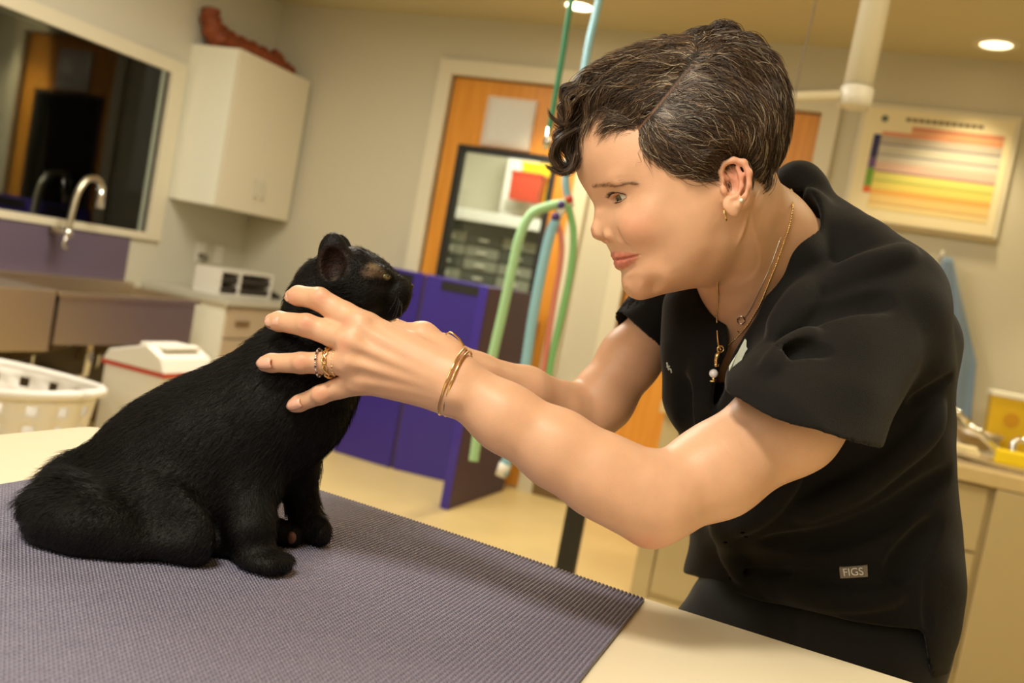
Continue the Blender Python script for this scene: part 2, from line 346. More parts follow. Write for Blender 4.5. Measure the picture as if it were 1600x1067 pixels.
# ledge, rim, basin (open box)
MB().box(L+.015, L+.10, sy0, sy1, zt_-.04, zt_+.02).box(sx-.03, sx, sy0, sy1, zt_-.02, zt_).box(L+.10, sx-.03, sy0, sy0+.03, zt_-.02, zt_).box(L+.10, sx-.03, sy1-.03, sy1, zt_-.02, zt_).build('rim', m_steel, sk, .003)
MB().box(L+.10, L+.106, sy0+.02, sy1-.02, zb, zt_-.02).box(sx-.026, sx-.02, sy0+.02, sy1-.02, zb, zt_-.02).box(L+.106, sx-.026, sy0+.02, sy0+.026, zb, zt_-.02).box(L+.106, sx-.026, sy1-.026, sy1-.02, zb, zt_-.02).box(L+.10, sx-.02, sy0+.02, sy1-.02, zb-.006, zb).build('basin', m_steel, sk)
MB().tube([(L+.32, 3.7, zb), (L+.32, 3.7, zb-.14), (L+.32, 3.7, zb-.2), (L+.22, 3.7, zb-.24), (L+.05, 3.7, zb-.22), (L, 3.7, zb-.22)], .022, 12).build('drain_pipe', m_chrome, sk, smooth=True)
for yy in (3.48, 3.92):
    MB().prism([(L+.02, zb-.01), (sx-.1, zb-.01), (L+.02, zb-.2)], 1, yy, yy+.01).build('bracket', m_steel, sk)
    MB().tube([(L+.02, yy+.1, zb-.25), (L+.08, yy+.1, zb-.22), (L+.09, yy+.1, zb-.02)], .009, 8).build('supply_pipe', m_chrome, sk, smooth=True)
    MB().ball((L+.09, yy+.1, zb-.12), .028).build('valve', m_steel, sk, smooth=True)
ledge = box('bench_ledge', L+.017, L+.56, 1.2, sy0-.003, .52, .80, m_steel, None, .004, label='steel ledge left of the steel sink at the left picture edge', cat='ledge')
box('dark_cavity_panel', L+.001, L+.02, 2.6, yc-.002, .1, .50, m_greyp, None, label='grey brown panel put in for the dark cavity below the steel sink', cat='panel')  # dark sheet added to stand for the shaded cavity under the sink
# gooseneck faucet
fc = thing('gooseneck_faucet', 'tall brushed gooseneck faucet in front of the interior window', 'faucet', (L+.07, 3.5, .82))
fq = lambda x, y, o=.13: on(x, y, 0, L+o)
tp = [fq(106, 362), fq(113, 330), fq(122, 300), fq(136, 281), fq(151, 280), fq(158, 292), fq(156, 322)]
MB().tube(smoothpath(tp, 5), .017, 12).build('spout', mat('brushed_brass_steel', (.62, .56, .42), .3, 1), fc, smooth=True)
MB().tube([fq(158, 290), fq(156, 325)], .022, 12).build('nozzle', m_chrome, fc, smooth=True)
bq = fq(105, 364); MB().ball(bq, .030).build('valve_body', m_chrome, fc, smooth=True)
MB().tube([bq, (L+.015, bq[1], bq[2])], .018, 12).lathe((L+.02, bq[1], bq[2]), [(0, 0), (.001, 0)], 8).build('wall_pipe', m_steel, fc, smooth=True)
MB().tube([bq, fq(98, 383), fq(104, 388)], .013, 10).build('lever', m_chrome, fc, smooth=True)
fc.location = tuple(bq)
for c_ in fc.children: c_.location = Vector((0, 0, 0))-fc.location+Vector((L+.07, 3.5, .82))
# laundry basket with holes
m_bask = mat('basket_plastic', srgb(238, 234, 226), .45)
def basket():
    c = P(20, 600, 3.35); cx, cy = c[0], c[1]; zt = P(20, 592, 3.35)[2]; hgt = .50; z0 = zt-hgt
    t = thing('laundry_basket', 'white perforated plastic laundry basket on the floor at the far left', 'basket', (cx, cy, z0))
    n, mrow = 48, 14; V, Fc = [], []
    def rad(z): return .215+.085*(z-z0)/hgt
    for j in range(mrow+1):
        z = z0+hgt*j/mrow
        for k in range(n):
            a = 2*pi*k/n; r = rad(z); V.append((cx+1.05*r*cos(a), cy+.85*r*sin(a), z))
    for j in range(mrow):
        for k in range(n):
            if 2 < j < mrow-1 and j % 2 == 0 and k % 3 == 1: continue
            Fc.append((j*n+k, j*n+(k+1) % n, (j+1)*n+(k+1) % n, (j+1)*n+k))
    Fc.append(tuple(range(n))[::-1])
    o = mesh_obj('basket_wall', V, Fc, m_bask, t, True); md = o.modifiers.new('s', 'SOLIDIFY'); md.thickness = .006
    rp = [(cx+1.05*(rad(zt)+.01)*cos(2*pi*k/n), cy+.85*(rad(zt)+.01)*sin(2*pi*k/n), zt+.012*cos(4*pi*k/n)) for k in range(n+1)]
    MB().tube(rp, .018, 10).build('rim', m_bask, t, smooth=True)
    return z0, t
z0, bt = basket()
# small stool carries the basket so that it stands on the floor
if z0 > .02:
    bx, by = bt.location[0], bt.location[1]
    s_ = thing('low_stand', 'low dark stand under the laundry basket', 'stand', (bx, by, 0))
    box('stand_top', bx-.2, bx+.2, by-.17, by+.17, z0-.03, z0-.006, m_greyp, s_, .003)
    for ax in (-.17, .17):
        for ay in (-.14, .14): box('leg', bx+ax-.015, bx+ax+.015, by+ay-.015, by+ay+.015, 0, z0-.03, m_greyp, s_)
else: bt.location[2] -= 0
# waste bin with red liner ring
bn = P(245, 590, 3.75); bx, by = bn[0], bn[1]; zr = P(245, 572, 3.75)[2]
tb_ = thing('waste_bin', 'white swing-lid waste bin with a red rim line beside the base cabinet', 'bin', (bx, by, 0))
MB().box(bx-.15, bx+.15, by-.14, by+.14, 0.0, zr).build('bin_body', m_white, tb_, .02)
MB().box(bx-.156, bx+.156, by-.146, by+.146, zr-.012, zr+.004).build('red_band', m_red, tb_, .003)
MB().prism([(bx-.155, zr+.004), (bx+.155, zr+.004), (bx+.13, zr+.06), (bx+.05, zr+.10), (bx-.13, zr+.05)], 1, by-.145, by+.145).build('lid', m_white, tb_, .008)
box('lid_flap', bx-.02, bx+.11, by-.10, by+.10, zr+.085, zr+.10, m_white, tb_, .004)

# ------------------------------------------------------------------ folded purple gym mats standing by door 1
def slab(name, a, b, z0, z1, th, m, parent, side=1, bevel=.008):
    a = np.array(a[:2], float); b = np.array(b[:2], float); d = (b-a)/np.linalg.norm(b-a); nrm = np.array([-d[1], d[0]])*th*side
    q = [a, b, b+nrm, a+nrm]
    return MB().prism([tuple(x) for x in q], 2, z0, z1).build(name, m, parent, bevel)
q0 = on(512, 700, 2, 0); q0 = np.array([-2.86, 4.93, 0]); q1 = on(610, 732, 2, 0); q2 = on(708, 753, 2, 0); q2 = np.array([q1[0]+.57, q1[1]+.075, 0])
qa = on(701, 797, 2, 0); qb = on(786, 767, 2, 0)
zt1 = 1.17
fm = thing('folding_mat', 'royal purple folding vinyl mat standing on edge in front of the glazed door', 'mat', (q1[0], q1[1], 0))
e = np.array([.012, 0, 0])
pn1 = slab('mat_panel', q0, q1-e, 0, zt1, .04, m_purple, fm); pn2 = slab('mat_panel', q1+e, q2, 0, zt1, .04, m_purple, fm)
slab('mat_hinge', q1-e+[0, .015, 0], q1+e+[0, .015, 0], .01, zt1-.01, .02, m_mauve, fm, bevel=0)
def strap(parent, a, b):
    a = np.array(a[:2]); b = np.array(b[:2]); d = (b-a)/np.linalg.norm(b-a); n_ = np.array([d[1], -d[0]])*.004
    s0, s1 = a+d*.10, b-d*.06
    MB().prism([tuple(s0), tuple(s1), tuple(s1+n_), tuple(s0+n_)], 2, zt1-.075, zt1-.02).build('hook_strip', m_black, parent)
strap(pn1, q0, q1-e); strap(pn2, q1+e, q2)
fm2 = thing('folding_mat', 'dull plum back of the purple mat leaning nearest the breathing hoses', 'mat', (qa[0], qa[1], 0))
slab('mat_panel', qa, qb, 0, zt1, .045, m_mauve, fm2)
dv = (qa-qb)/np.linalg.norm(qa-qb)
slab('mat_edge', qa+dv*.012, qa-dv*.000, 0, zt1, .05, m_purple, fm2, bevel=.004)
# ledge rail between the doors
box('wall_bumper', -1.63, -1.42, B-.05, B-.001, .60, .66, m_cabw, None, .004, label='pale bumper rail on the short wall between the two orange doors', cat='rail')

# ------------------------------------------------------------------ peninsula at the right
px0, py0, py1, pz = -.715, 3.9, 4.55, .80
pn = thing('peninsula_cabinet', 'long olive beige base cabinet run behind the woman', 'cabinet', (px0, py0, 0))
box('carcass', px0, 1.9, py0+.02, py1, .08, pz-.01, m_penin, pn); box('toe_kick', px0+.02, 1.9, py0+.012, py1-.02, 0, .08, m_penin, pn)
box('side_stile', px0, px0+.075, py0, py0+.02, .0, pz-.01, m_penin, pn, .002)
xx = [px0+.083, -.25, .12, .545]
for i in range(3):
    dr = box('drawer', xx[i], xx[i+1]-.008, py0, py0+.02, .535, pz-.02, m_penin, pn, .002)
    do = box('cabinet_door', xx[i], xx[i+1]-.008, py0, py0+.02, .03, .525, m_penin, pn, .002)
box('filler_panel', .56, 1.9, py0-.03, py0+.02, .0, pz-.012, m_penin, pn, .003)
m_wt = mat('beige_worktop', srgb(214, 190, 138), .35, var=.12, vscale=18)
box('worktop', px0-.02, 1.92, py0-.03, py1+.02, pz-.008, pz+.045, m_wt, None, .004, label='long beige worktop on the cabinet run behind the woman', cat='worktop')
zc = pz+.045
# table leg (dark post) of a side table
bl = on(878, 893, 2, .0)
dk = P(893, 840, 3.4)
ft = thing('side_table', 'low side table with black square legs behind the exam table', 'table', (dk[0], dk[1], 0))
for (ax, ay) in ((0, 0), (.55, 0)):
    box('leg', dk[0]-.035+ax, dk[0]+.035+ax, dk[1]-.02+ay, dk[1]+.02+ay, 0, .62, m_black, ft, .003)
box('table_top', dk[0]-.05, dk[0]+.62, dk[1]-.12, dk[1]+.14, .62, .65, m_wt, ft, .003)
# steel sink tray on worktop with lever tap, sponge, sharps container
def wp(x, y, z=zc): return on(x, y, 2, z)
tray = thing('sink_basin', 'steel sink basin sunk in the beige worktop at right', 'sink', (.55, 4.1, zc))
MB().box(.40, .95, 3.98, 4.0, zc, zc+.012).box(.40, .95, 4.44, 4.46, zc, zc+.012).box(.40, .42, 4.0, 4.44, zc, zc+.012).box(.93, .95, 4.0, 4.44, zc, zc+.012).build('rim', m_steel, tray)
MB().lathe((.675, 4.22, zc), [(.0, .002), (.17, .003), (.22, .010), (.235, .016)], 28, 1.1, .9).build('bowl', m_steel, tray, smooth=True)
lv = thing('lever_tap', 'chrome tap with a long lever rising left beside the yellow sponge', 'tap', tuple(P(1588, 735, 3.95)))
MB().tube([P(1588, 733, 3.95), P(1545, 690, 3.9), P(1512, 660, 3.88)], [.016, .014, .013], 12).build('lever', m_chrome, lv, smooth=True)
MB().tube([P(1513, 661, 3.88), P(1503, 650, 3.87), P(1493, 641, 3.86)], [.014, .010, .014], 12).build('lever_tip', m_chrome, lv, smooth=True)
pb = P(1590, 735, 3.97); MB().tube([pb, (pb[0], pb[1], zc)], [.026, .03], 14).build('tap_body', m_chrome, lv, smooth=True)
MB().tube(smoothpath([P(1590, 735, 3.97), P(1582, 700, 4.0), P(1590, 688, 4.0), P(1612, 690, 4.0)], 4), .014, 10).build('spout', m_chrome, lv, smooth=True)
sp = P(1574, 762, 3.85)
so = thing('sponge', 'bright yellow sponge lying on the edge of the right worktop', 'sponge', tuple(sp))
def sponge():
    m = MB().box(sp[0]-.07, sp[0]+.07, sp[1]-.035, sp[1]+.045, zc+.001, zc+.06); return m
so.location[2] = zc+.001; o = sponge().build('sponge_body', mat('yellow_sponge', srgb(245, 214, 30), .9, bump=.8, bscale=120), so, .012)
bk = P(1605, 790, 3.82)
mb_ = thing('scrubbing_ball', 'shiny steel scourer beside the yellow sponge', 'scourer', tuple(bk))
MB().ball((bk[0], bk[1], zc+.026), .026).build('scourer_ball', m_chrome, mb_, smooth=True)
# white bowls/cloth behind
wb = thing('steel_bowl', 'shallow grey bowl on the right worktop behind the tap lever', 'bowl', tuple(P(1530, 715, 4.3)))
q = P(1520, 715, 4.3); MB().lathe((q[0], q[1], zc), [(.0, .004), (.05, .004), (.09, .05), (.11, .085), (.105, .085), (.085, .05), (.045, .012), (0, .012)], 28).build('bowl_shell', m_steel, wb, smooth=True)
q = P(1500, 752, 4.0)
fc2 = thing('folded_cloth', 'cream folded cloth lying at the left of the sink tap', 'cloth', (q[0], q[1], zc))
box('cloth_fold', q[0]-.10, q[0]+.05, q[1]-.06, q[1]+.06, zc+.001, zc+.02, mat('cream_cloth', srgb(236, 222, 178), .9, bump=.5, bscale=60), fc2, .008)
box('cloth_fold', q[0]-.09, q[0]+.04, q[1]-.05, q[1]+.05, zc+.021, zc+.036, MATS['cream_cloth'], fc2, .007)
sh = P(1580, 640, 4.4)
sc_ = thing('sharps_container', 'yellow sharps container with a cream lid on the right worktop', 'container', (sh[0], sh[1], zc))
MB().prism([(sh[0]-.085, zc), (sh[0]+.085, zc), (sh[0]+.10, zc+.26), (sh[0]-.10, zc+.26)], 1, sh[1]-.07, sh[1]+.07).build('container_body', m_yellow, sc_, .006)
box('lid', sh[0]-.108, sh[0]+.108, sh[1]-.078, sh[1]+.078, zc+.26, zc+.285, m_cabw, sc_, .006)
MB().lathe((0, 0, 0), [(0, 0), (.035, 0)], 20).build('hazard_mark', mat('amber_mark', srgb(206, 150, 14), .5), sc_)
hm = sc_.children[-1]
for c_ in sc_.children:
    if c_.name.startswith('hazard_mark'):
        me = c_.data
        for v in me.vertices: x, y = v.co.x+sc_.location[0], v.co.y+sc_.location[1]; v.co = (x, -.0715, y+.16)
# hanging blue gown
gp = [P(1471, 405, 5.1), P(1478, 470, 5.08), P(1488, 540, 5.08), P(1490, 620, 5.06), P(1484, 700, 5.05)]
def gown():
    V, Fc = [], []; n = 26; rows = 30
    top = on(1471, 402, 1, 5.16); zt = top[2]; zb = 0.95
    for j in range(rows+1):
        t = j/rows; z = zt-(zt-zb)*t; wdt = .02+.15*min(1, t*1.6)+.03*t
        for k in range(n+1):
            u = k/n*2-1; V.append((top[0]+.03+.06*t+u*wdt, 5.16-.045*(1-abs(u)**2)-.014*sin(u*11+t*2)*min(1, 3*t)-.01, z))
    for j in range(rows):
        for k in range(n): Fc.append((j*(n+1)+k, j*(n+1)+k+1, (j+1)*(n+1)+k+1, (j+1)*(n+1)+k))
    t = thing('hanging_gown', 'faded blue gown hanging on the back wall under the colour chart', 'gown', (top[0], 5.16, zt))
    o = mesh_obj('gown_cloth', V, Fc, mat('blue_gown', srgb(120, 142, 168), .9, sheen=.3), t, True); md = o.modifiers.new('s', 'SOLIDIFY'); md.thickness = .004
    MB().tube([(top[0], B, zt+.01), (top[0], 5.15, zt), (top[0], 5.14, zt+.03)], .008, 8).build('hook', m_white, t, smooth=True)
gown()
# colour chart poster
x0_, x1_, z0_, z1_ = -.235, .50, 1.855, 2.47
po = thing('colour_chart', 'white framed wall chart with blue, lilac, yellow, green and orange rows', 'poster', (x0_, B, z0_))
box('frame_board', x0_-.01, x1_+.01, B-.022, B-.001, z0_-.01, z1_+.01, m_trim, po, .004)
box('chart_sheet', x0_+.015, x1_-.015, B-.026, B-.0221, z0_+.02, z1_-.015, mat('chart_paper', srgb(240, 226, 184), .5), po)
box('frame_foot', x0_-.01, x1_+.01, B-.03, B-.022, z0_-.012, z0_+.014, mat('grey_rail', srgb(150, 132, 92), .5), po)
W_, H_ = x1_-x0_, z1_-z0_
def band(u0, u1, v0, v1, c, nm='colour_row'):
    key = 'print_%02x%02x%02x' % c
    if key not in MATS: mat(key, srgb(*c), .6)
    box(nm, x0_+u0*W_, x0_+u1*W_, B-.0275, B-.0262, z1_-v1*H_, z1_-v0*H_, MATS[key], po)
band(.10, .15, .245, .445, (46, 44, 92), 'row_tab'); band(.10, .15, .447, .53, (110, 80, 130), 'row_tab'); band(.10, .15, .532, .685, (120, 164, 50), 'row_tab'); band(.10, .15, .687, .74, (226, 110, 50), 'row_tab')
rows = [(.215, .25, (224, 150, 110)), (.25, .31, (190, 178, 160)), (.312, .325, (130, 130, 140)), (.327, .40, (206, 200, 180)), (.402, .415, (150, 150, 156)), (.417, .47, (214, 206, 188)), (.472, .54, (226, 190, 170)), (.542, .556, (170, 120, 140)), (.558, .62, (230, 222, 120)), (.622, .634, (178, 196, 80)), (.636, .70, (236, 216, 110)), (.702, .745, (240, 180, 90)), (.747, .81, (240, 206, 130)), (.812, .822, (226, 178, 110)), (.824, .87, (240, 216, 150))]
for v0, v1, c in rows: band(.152, .93, v0, v1, c)
band(.34, .93, .155, .19, (216, 140, 104), 'heading_row'); band(.34, .93, .192, .213, (228, 170, 120), 'heading_row')
for k in range(12): band(.29+k*.042, .29+k*.042+.034, .085, .115, (120, 104, 74), 'title_print')
MB().lathe((0, 0, 0), [(0, 0), (.018, 0)], 16).build('round_emblem', mat('teal_print', srgb(96, 110, 96), .6), po)
for c_ in po.children:
    if c_.name.startswith('round_emblem'):
        for v in c_.data.vertices:
            x, y = v.co.x+po.location[0], v.co.y+po.location[1]; v.co = (.15*W_+x, -.0275, H_*.89+(y))
# recessed ceiling lights
m_lamp = mat('lamp_glow', (1, .9, .7), .5, emit=(1, .82, .52, 1), estr=9)
for i, (px, py, pw) in enumerate(((905, 8, 46), (1557, 68, 0))):
    c_ = on(px, py, 2, C); c_ = (c_[0], c_[1], C)
    t = thing('ceiling_downlight', ['recessed ceiling downlight above the glazed orange door', 'recessed ceiling downlight above the colour chart'][i], 'downlight', c_, 'recessed downlights')
    MB().lathe(c_, [(.072, -.001), (.075, -.012), (.105, -.008), (.108, -.001)], 32).build('trim_ring', m_trim, t, smooth=True)
    MB().lathe(c_, [(.0, -.006), (.072, -.006)], 32).build('lamp', m_lamp if i == 0 else mat('lamp_glow_dim', (1, .9, .7), .5, emit=(1, .8, .5, 1), estr=2.5), t)
    l = bpy.data.lights.new('downlight', 'SPOT'); l.energy = (75, 34)[i]; l.color = WARM; l.spot_size = radians(84); l.spot_blend = .55; l.shadow_soft_size = .07
    lo = bpy.data.objects.new('downlight_source', l); COL.objects.link(lo); lo.location = (c_[0], c_[1], C-.03)
l = bpy.data.lights.new('downlight_b', 'SPOT'); l.energy = 75; l.color = WARM; l.spot_size = radians(84); l.spot_blend = .55; l.shadow_soft_size = .07
lo = bpy.data.objects.new('downlight_source', l); COL.objects.link(lo); lo.location = (1.5, 4.6, C-.03)

# ------------------------------------------------------------------ white ceiling arm
D = 3.1
ar = thing('ceiling_pole', 'thick white ceiling pole with a side arm right of the woman’s head', 'lamp arm', tuple(P(1358, 0, D)))
ar['label'] = "thick white ceiling pole with a side arm behind the woman's head"
pt_ = P(1336, 158, D); pz_ = (pt_[0], pt_[1], C)
MB().tube([(pt_[0], pt_[1], pt_[2]-.01), pz_], .047, 24).build('pole', m_trim, ar, smooth=True)
MB().tube([P(1330, 148, D), P(1225, 152, D), P(1120, 150, D)], .017, 14).build('side_arm', m_trim, ar, smooth=True)
MB().lathe((pt_[0], pt_[1], pt_[2]-.02), [(0, 0), (.052, 0), (.054, .03), (.054, .06), (.05, .065)], 24).build('joint_collar', m_white, ar, smooth=True)
MB().tube([P(1350, 158, D), P(1356, 159, D-.01)], .012, 8).build('knob', m_greyp, ar, smooth=True)
MB().lathe((pt_[0], pt_[1], C-.03), [(.11, .03), (.10, .0), (.047, 0)], 24).build('ceiling_flange', m_trim, ar, smooth=True)
# thin cord
cp = P(1275, 0, 2.6)
MB().tube(smoothpath([(cp[0]+.004, cp[1], C), cp, P(1250, 110, 2.6), P(1230, 225, 2.6), P(1222, 262, 2.6)], 5), .0025, 6).build('pull_cord', mat('cord_grey', srgb(120, 108, 90), .7), None, smooth=True, label='thin grey cord hanging from the ceiling just behind the head', cat='cord')

# ------------------------------------------------------------------ breathing hoses
DH = 3.3
m_green = mat('green_hose', srgb(48, 130, 92), .35); m_pgreen = mat('pale_green_hose', srgb(170, 214, 160), .4); m_blue = mat('pale_blue_hose', srgb(150, 200, 216), .4)
m_pink = mat('pink_hose', srgb(220, 130, 112), .4); m_gr2 = mat('leaf_green_hose', srgb(128, 190, 120), .4)
def hose(pts, r, m, name, label, rib=False, cat='hose', parent=None, **k):
    sp = smoothpath(pts, 10)
    if rib:
        n = len(sp); s = []
        for i in range(n-1):
            s += [sp[i], (sp[i]*2+sp[i+1])/3, (sp[i]+sp[i+1]*2)/3]
        s.append(sp[-1]); sp = s; rr = [r*(1+.09*(1 if i % 3 == 0 else -.6)) for i in range(len(sp))]
    else: rr = r
    return MB().tube(sp, rr, 12).build(name, m, parent, smooth=True, label=label, cat=cat)
c0 = P(893, 0, 3.0); g = thing('gas_line', 'dark green gas hose hanging from the ceiling with a metal end', 'hose', (c0[0], c0[1], C))
hose([(c0[0]+.01, c0[1], C), c0, P(880, 80, 3.0), P(868, 150, 3.0), P(858, 205, 3.0)], .0095, m_green, 'hose_tube', None, cat=None, parent=g)
MB().tube([P(858, 200, 3.0), P(857, 214, 3.0), P(855, 218, 3.0), P(855, 232, 3.0)], [.010, .010, .014, .014], 12).build('metal_connector', m_chrome, g, smooth=True)
c1 = P(936, 0, DH)
bs = thing('breathing_circuit', 'set of pale blue, green and pink breathing hoses hung from the ceiling', 'hoses', (c1[0], c1[1], C))
for nm, pts, r, m, lb in (
    ('supply_hose', [(c1[0]+.01, c1[1], C), c1, P(920, 70, DH), P(905, 160, DH), P(888, 250, DH), P(884, 285, DH), P(888, 312, DH)], .014, m_blue, 'pale blue supply hose'),
    ('branch_hose', [P(888, 318, DH), P(860, 322, DH), P(830, 335, DH), P(812, 370, DH), P(798, 430, DH), P(785, 490, DH), P(770, 555, DH), P(752, 640, DH), P(740, 720, DH)], .0175, m_pgreen, 'pale green hose arching to the left'),
    ('branch_hose', [P(868, 345, DH), P(858, 372, DH), P(845, 430, DH), P(832, 500, DH), P(820, 580, DH), P(805, 660, DH), P(790, 728, DH), P(784, 742, DH)], .019, m_blue, 'pale blue hose ending near the floor'),
    ('branch_hose', [P(870, 345, DH), P(877, 372, DH), P(876, 410, DH), P(864, 480, DH), P(852, 560, DH), P(842, 640, DH)], .010, m_pink, 'thin pink hose'),
    ('branch_hose', [P(888, 320, DH), P(896, 365, DH), P(892, 420, DH), P(878, 490, DH), P(860, 570, DH), P(850, 650, DH)], .013, m_gr2, 'leaf green hose')):
    o = hose(pts, r, m, nm, None, rib=r > .012, cat=None, parent=bs); o['label'] = lb
for (a_, b_) in (((882, 318), (870, 342)), ((880, 320), (896, 316))):
    MB().tube([P(*a_, DH), P(*b_, DH)], .015, 12).build('y_connector', m_white, bs, smooth=True)
m_vio = mat('violet_cuff', srgb(70, 40, 120), .4)
for q, m_ in (((877, 320), m_vio), ((889, 312), m_red), ((868, 339), m_vio)): MB().ball(P(*q, DH-.01), .016).build('coloured_cuff', m_, bs, smooth=True)
MB().tube([P(790, 725, DH), P(782, 744, DH)], [.024, .02], 12).build('hose_end_cuff', m_white, bs, smooth=True)

# ------------------------------------------------------------------ exam table and mat
T = .88
m_table = mat('cream_tabletop', srgb(240, 229, 200), .32)
tt = thing('exam_table', 'large cream topped examination table in the foreground', 'table', (-.2, .3, 0))
def rounded(poly, r, n=6):
    out = []; N = len(poly)
    for i in range(N):
        p = np.array(poly[i], float); a = np.array(poly[i-1], float); b = np.array(poly[(i+1) % N], float)
        da = (a-p)/np.linalg.norm(a-p); db = (b-p)/np.linalg.norm(b-p)
        for k in range(n+1):
            t = k/n; out.append(tuple((p+da*r)*(1-t)**2+2*t*(1-t)*p+(p+db*r)*t*t))
    return out
tpoly = [(-1.125, -.55), (.62, -.55), (.62, 1.05), (.1, 1.068), (-.2, 1.078), (-1.08, 1.135)]
tp2 = rounded([tpoly[0], tpoly[1], tpoly[2], tpoly[5]], .04)
MB().prism(tp2[:], 2, T-.04, T).build('table_top', m_table, tt, .004)
box('pedestal', -.75, .35, 0.0, .65, .06, T-.04, m_cab, tt, .01); box('foot_plinth', -.8, .4, -.05, .7, 0, .06, m_dark, tt, .005)
# ribbed non-slip mat: real ridges across its surface
def ribmat():
    m = mat('ribbed_mat', srgb(132, 128, 148), .36, spec=.5); nt = m.node_tree; b = nt.nodes['Principled BSDF']
    tc = nt.nodes.new('ShaderNodeTexCoord'); n1 = nt.nodes.new('ShaderNodeTexNoise'); n1.inputs['Scale'].default_value = 900; n1.inputs['Detail'].default_value = 2
    nt.links.new(tc.outputs['Object'], n1.inputs['Vector'])
    r = nt.nodes.new('ShaderNodeValToRGB'); r.color_ramp.elements[0].position = .35; r.color_ramp.elements[1].position = .75
    r.color_ramp.elements[0].color = srgb(104, 102, 126); r.color_ramp.elements[1].color = srgb(160, 156, 176)
    nt.links.new(n1.outputs['Fac'], r.inputs[0]); nt.links.new(r.outputs[0], b.inputs['Base Color'])
    # ridge profile across x + fine cross ribs
    sep = nt.nodes.new('ShaderNodeSeparateXYZ'); nt.links.new(tc.outputs['Object'], sep.inputs[0])
    def wave(sock, freq, rot=None):
        mu = nt.nodes.new('ShaderNodeMath'); mu.operation = 'MULTIPLY'; mu.inputs[1].default_value = freq; nt.links.new(sock, mu.inputs[0])
        s = nt.nodes.new('ShaderNodeMath'); s.operation = 'SINE'; nt.links.new(mu.outputs[0], s.inputs[0]); return s.outputs[0]
    s2 = wave(sep.outputs['Y'], 2*pi/.0042)
    ad = nt.nodes.new('ShaderNodeMath'); ad.operation = 'MULTIPLY'; ad.inputs[1].default_value = .35; nt.links.new(s2, ad.inputs[0])
    bp = nt.nodes.new('ShaderNodeBump'); bp.inputs['Strength'].default_value = .8; bp.inputs['Distance'].default_value = .0014
    nt.links.new(ad.outputs[0], bp.inputs['Height']); nt.links.new(bp.outputs[0], b.inputs['Normal'])
    return m
def build_mat():
    x0a, x1a = -.880, -.178; per = .0049; nx = int((x1a-x0a)/per)*8; ny = 60
    xs = np.linspace(0, 1, nx+1); ys = np.linspace(0, 1, ny+1); X, Y = np.meshgrid(xs, ys)
    yf = 1.118-.045*X**2+.0*X; y0 = .10
    wx = x0a+(x1a-x0a)*X+.015*(1-Y)*X; wy_ = y0+(yf-y0)*Y
    ridge = np.abs(np.sin(pi*(wx-x0a)/per))**.6
    Zs = T+.0025+.0024*ridge*np.ones_like(X)+.0025*np.exp(-((X-.42-.18*(1-Y))/.05)**2)*np.exp(-((Y-.86)/.06)**2)
    Zs = Zs+.004*np.exp(-((1-Y)/.03)**2)*(1-X)
    n1 = (nx+1); V = np.stack([wx, wy_, Zs], -1).reshape(-1, 3); Vb = np.stack([wx, wy_, np.full_like(wx, T+.0004)], -1).reshape(-1, 3)
    idx = np.arange((ny+1)*n1).reshape(ny+1, n1); q = np.stack([idx[:-1, :-1], idx[:-1, 1:], idx[1:, 1:], idx[1:, :-1]], -1).reshape(-1, 4)
    N = len(V); border = np.concatenate([idx[0, :], idx[1:, -1], idx[-1, -2::-1], idx[-2:0:-1, 0]]); nb = np.roll(border, -1)
    side = np.stack([border, border+N, nb+N, nb], -1)
    mesh_obj('ribbed_mat', np.concatenate([V, Vb]), np.concatenate([q, side, (q+N)[:, ::-1]]), ribmat(), None, True, label='purple grey ribbed non-slip mat under the cat on the exam table', cat='mat')
build_mat()
